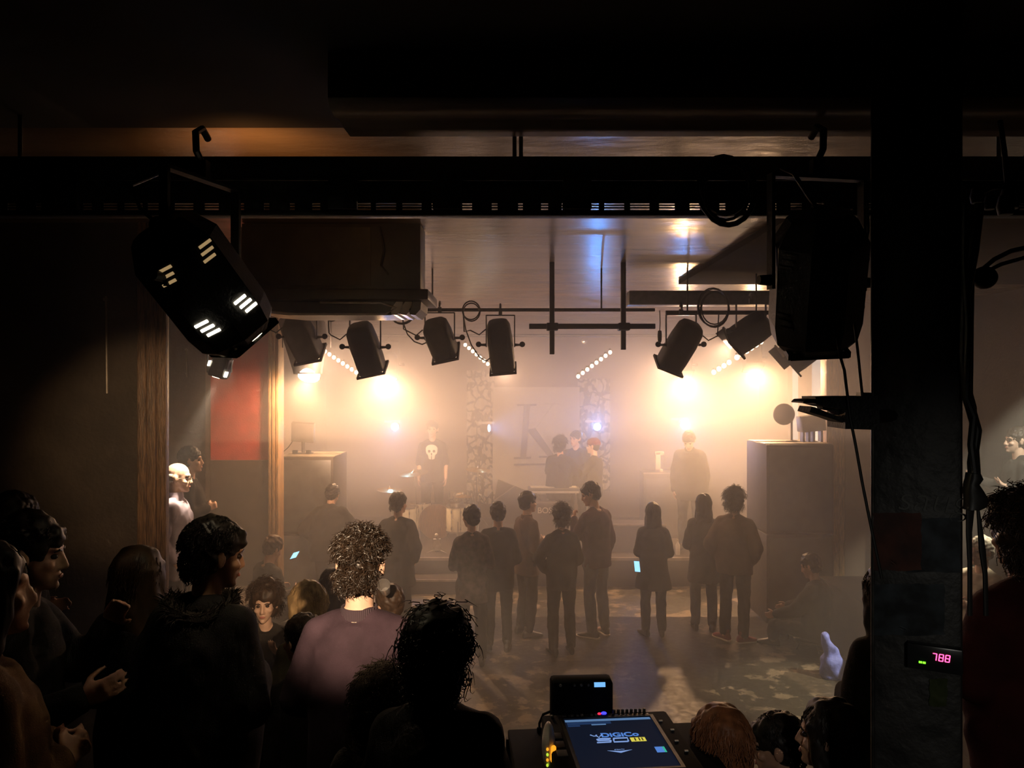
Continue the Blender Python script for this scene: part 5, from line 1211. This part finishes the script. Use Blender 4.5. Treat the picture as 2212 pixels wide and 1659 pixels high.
# chairs under the seated people
def stool(label, x, y, zb, h, rz):
    t = thing('stool', label, 'stool', (x,y,zb), rz, 'stools under seated people'); MB().lathe([(.001,h-.04),(.17,h-.04),(.18,h-.03),(.18,h-.01),(.16,h),(.001,h)], (0,0,0), 24).done('seat', 'black', t)
    for k in range(4): th = R(45+90*k); MB().tube([(.12*math.cos(th),.12*math.sin(th),h-.04),(.17*math.cos(th),.17*math.sin(th),0)], .012, 8).done('leg', 'darksteel', t)
for nm, (gp, gh, lb) in SEATS.items():
    o = bpy.data.objects[nm]
    for key, sl in (('reddish','black stool under the red haired person right of the console'),('in profile facing','black stool under the person facing the red haired one'),('bobbed','black stool under the person with the dark bob'),('glowing phone','low stool under the hazy person with the phone'),('hanging over','low stool under the person with the hanging hand')):
        if key in lb: stool(sl, o.location.x+gp.x, o.location.y+gp.y, o.location.z, max(.12,gh), o.rotation_euler.z)

# ------------------------------------------------------------------ light
def spot(name, loc, target, energy, col, angle, blend, radius):
    l = bpy.data.lights.new(name, 'SPOT'); l.energy = energy; l.color = col; l.spot_size = R(angle); l.spot_blend = blend; l.shadow_soft_size = radius
    o = bpy.data.objects.new(name, l); C.objects.link(o); o.location = loc
    o.rotation_euler = (V(target)-V(loc)).to_track_quat('-Z','Y').to_euler(); return o
WARM = (1,.565,.275)
for i, p in enumerate(BACK):
    spot('backlight_beam', p + V((0,-.04,-.05)), p + (V((-.35,.1,-.93)) if i == 0 else V((.0,-.55,-.83))), (BP*.45,BP,BP,BP)[i], WARM, 180, 1., .07)
for (px, py, D, d, tx) in WASH:
    p = at(px,py,D); d = V(d).normalized(); q_ = p + d*.24
    spot('wash_beam', q_, V((tx,12.4,2.35)), WP, (1,.59,.36), 50, .6, .06)
for p, d, e in zip(BLUE, BD, (70,60,120,70)):
    spot('led_beam', p + d*.03, p + d, e, (.06,.34,1), 110, .8, .04)
spot('flood_beam', PF+V((-.018,-.01,-.06)), at(390,1020,6.5), 380, (1,.80,.56), 22, .5, .04)
spot('key_beam', (-.78,-1.2,3.9), at(786,1262,3.1), 2700, (1,.70,.44), 11, .75, .04)
spot('post_fill', PL+V((-.20,.02,-.06)), (-2.33,5,2.55), 120, (1,.66,.36), 34, .8, .03)  # separate spot added beside the left housing to brighten the timber post
spot('wall_beam', at(500,800,6.9), at(440,955,9.0), 60, (1,.62,.40), 27, .4, .03)
spot('face_fill_beam', (.9,-1.5,3.95), at(570,1290,5.15), 1500, (1,.66,.38), 5., .6, .04)  # unseen spot added behind the camera to light the curly haired woman's face
spot('floor_beam', (5.2,6.6,3.5), at(1770,1500,7.3), 1300, (1,.88,.62), 26, .6, .05)
spot('gallery_beam', (5.3,6.4,3.75), at(2185,1020,7.9), 420, (.9,.88,.72), 26, .7, .05)
spot('pillar_fill', (.35,-1.3,3.3), (1.15,2.2,1.9), 60, (.9,.85,.75), 34, .9, .06)  # unseen weak spot added so the black pillar's surface shows
spot('glow_above_truss', (PL.x-.05,PL.y+.55,3.66), (PL.x-.05,PL.y+.8,4.0), 5, (1,.42,.12), 140, .9, .04)

# ------------------------------------------------------------------ camera and view
cam = bpy.data.cameras.new('camera'); cam.sensor_width = 36; cam.sensor_fit = 'HORIZONTAL'; cam.lens = 36*F/2212; cam.clip_start = .05; cam.clip_end = 60
co = bpy.data.objects.new('camera', cam); C.objects.link(co); co.location = (0,0,CAMZ); co.rotation_euler = (R(90),0,0)
sc = bpy.context.scene; sc.camera = co
wd = bpy.data.worlds.new('night'); sc.world = wd; wd.use_nodes = True
wd.node_tree.nodes['Background'].inputs[0].default_value = (.002,.0015,.001,1); wd.node_tree.nodes['Background'].inputs[1].default_value = 0.
sc.view_settings.view_transform = 'Standard'; sc.view_settings.look = 'None'; sc.view_settings.gamma = 1; sc.view_settings.use_curve_mapping = False
sc.view_settings.exposure = EXPO
cy = sc.cycles
cy.max_bounces = 4; cy.diffuse_bounces = 2; cy.glossy_bounces = 2; cy.transmission_bounces = 3; cy.volume_bounces = 1; cy.transparent_max_bounces = 6
cy.use_adaptive_sampling = True; cy.adaptive_threshold = .03; cy.use_light_tree = True; cy.use_denoising = True; cy.denoiser = 'OPENIMAGEDENOISE'; cy.denoising_input_passes = 'RGB_ALBEDO_NORMAL'
cy.sample_clamp_indirect = 4; cy.caustics_reflective = False; cy.caustics_refractive = False
bake_all()
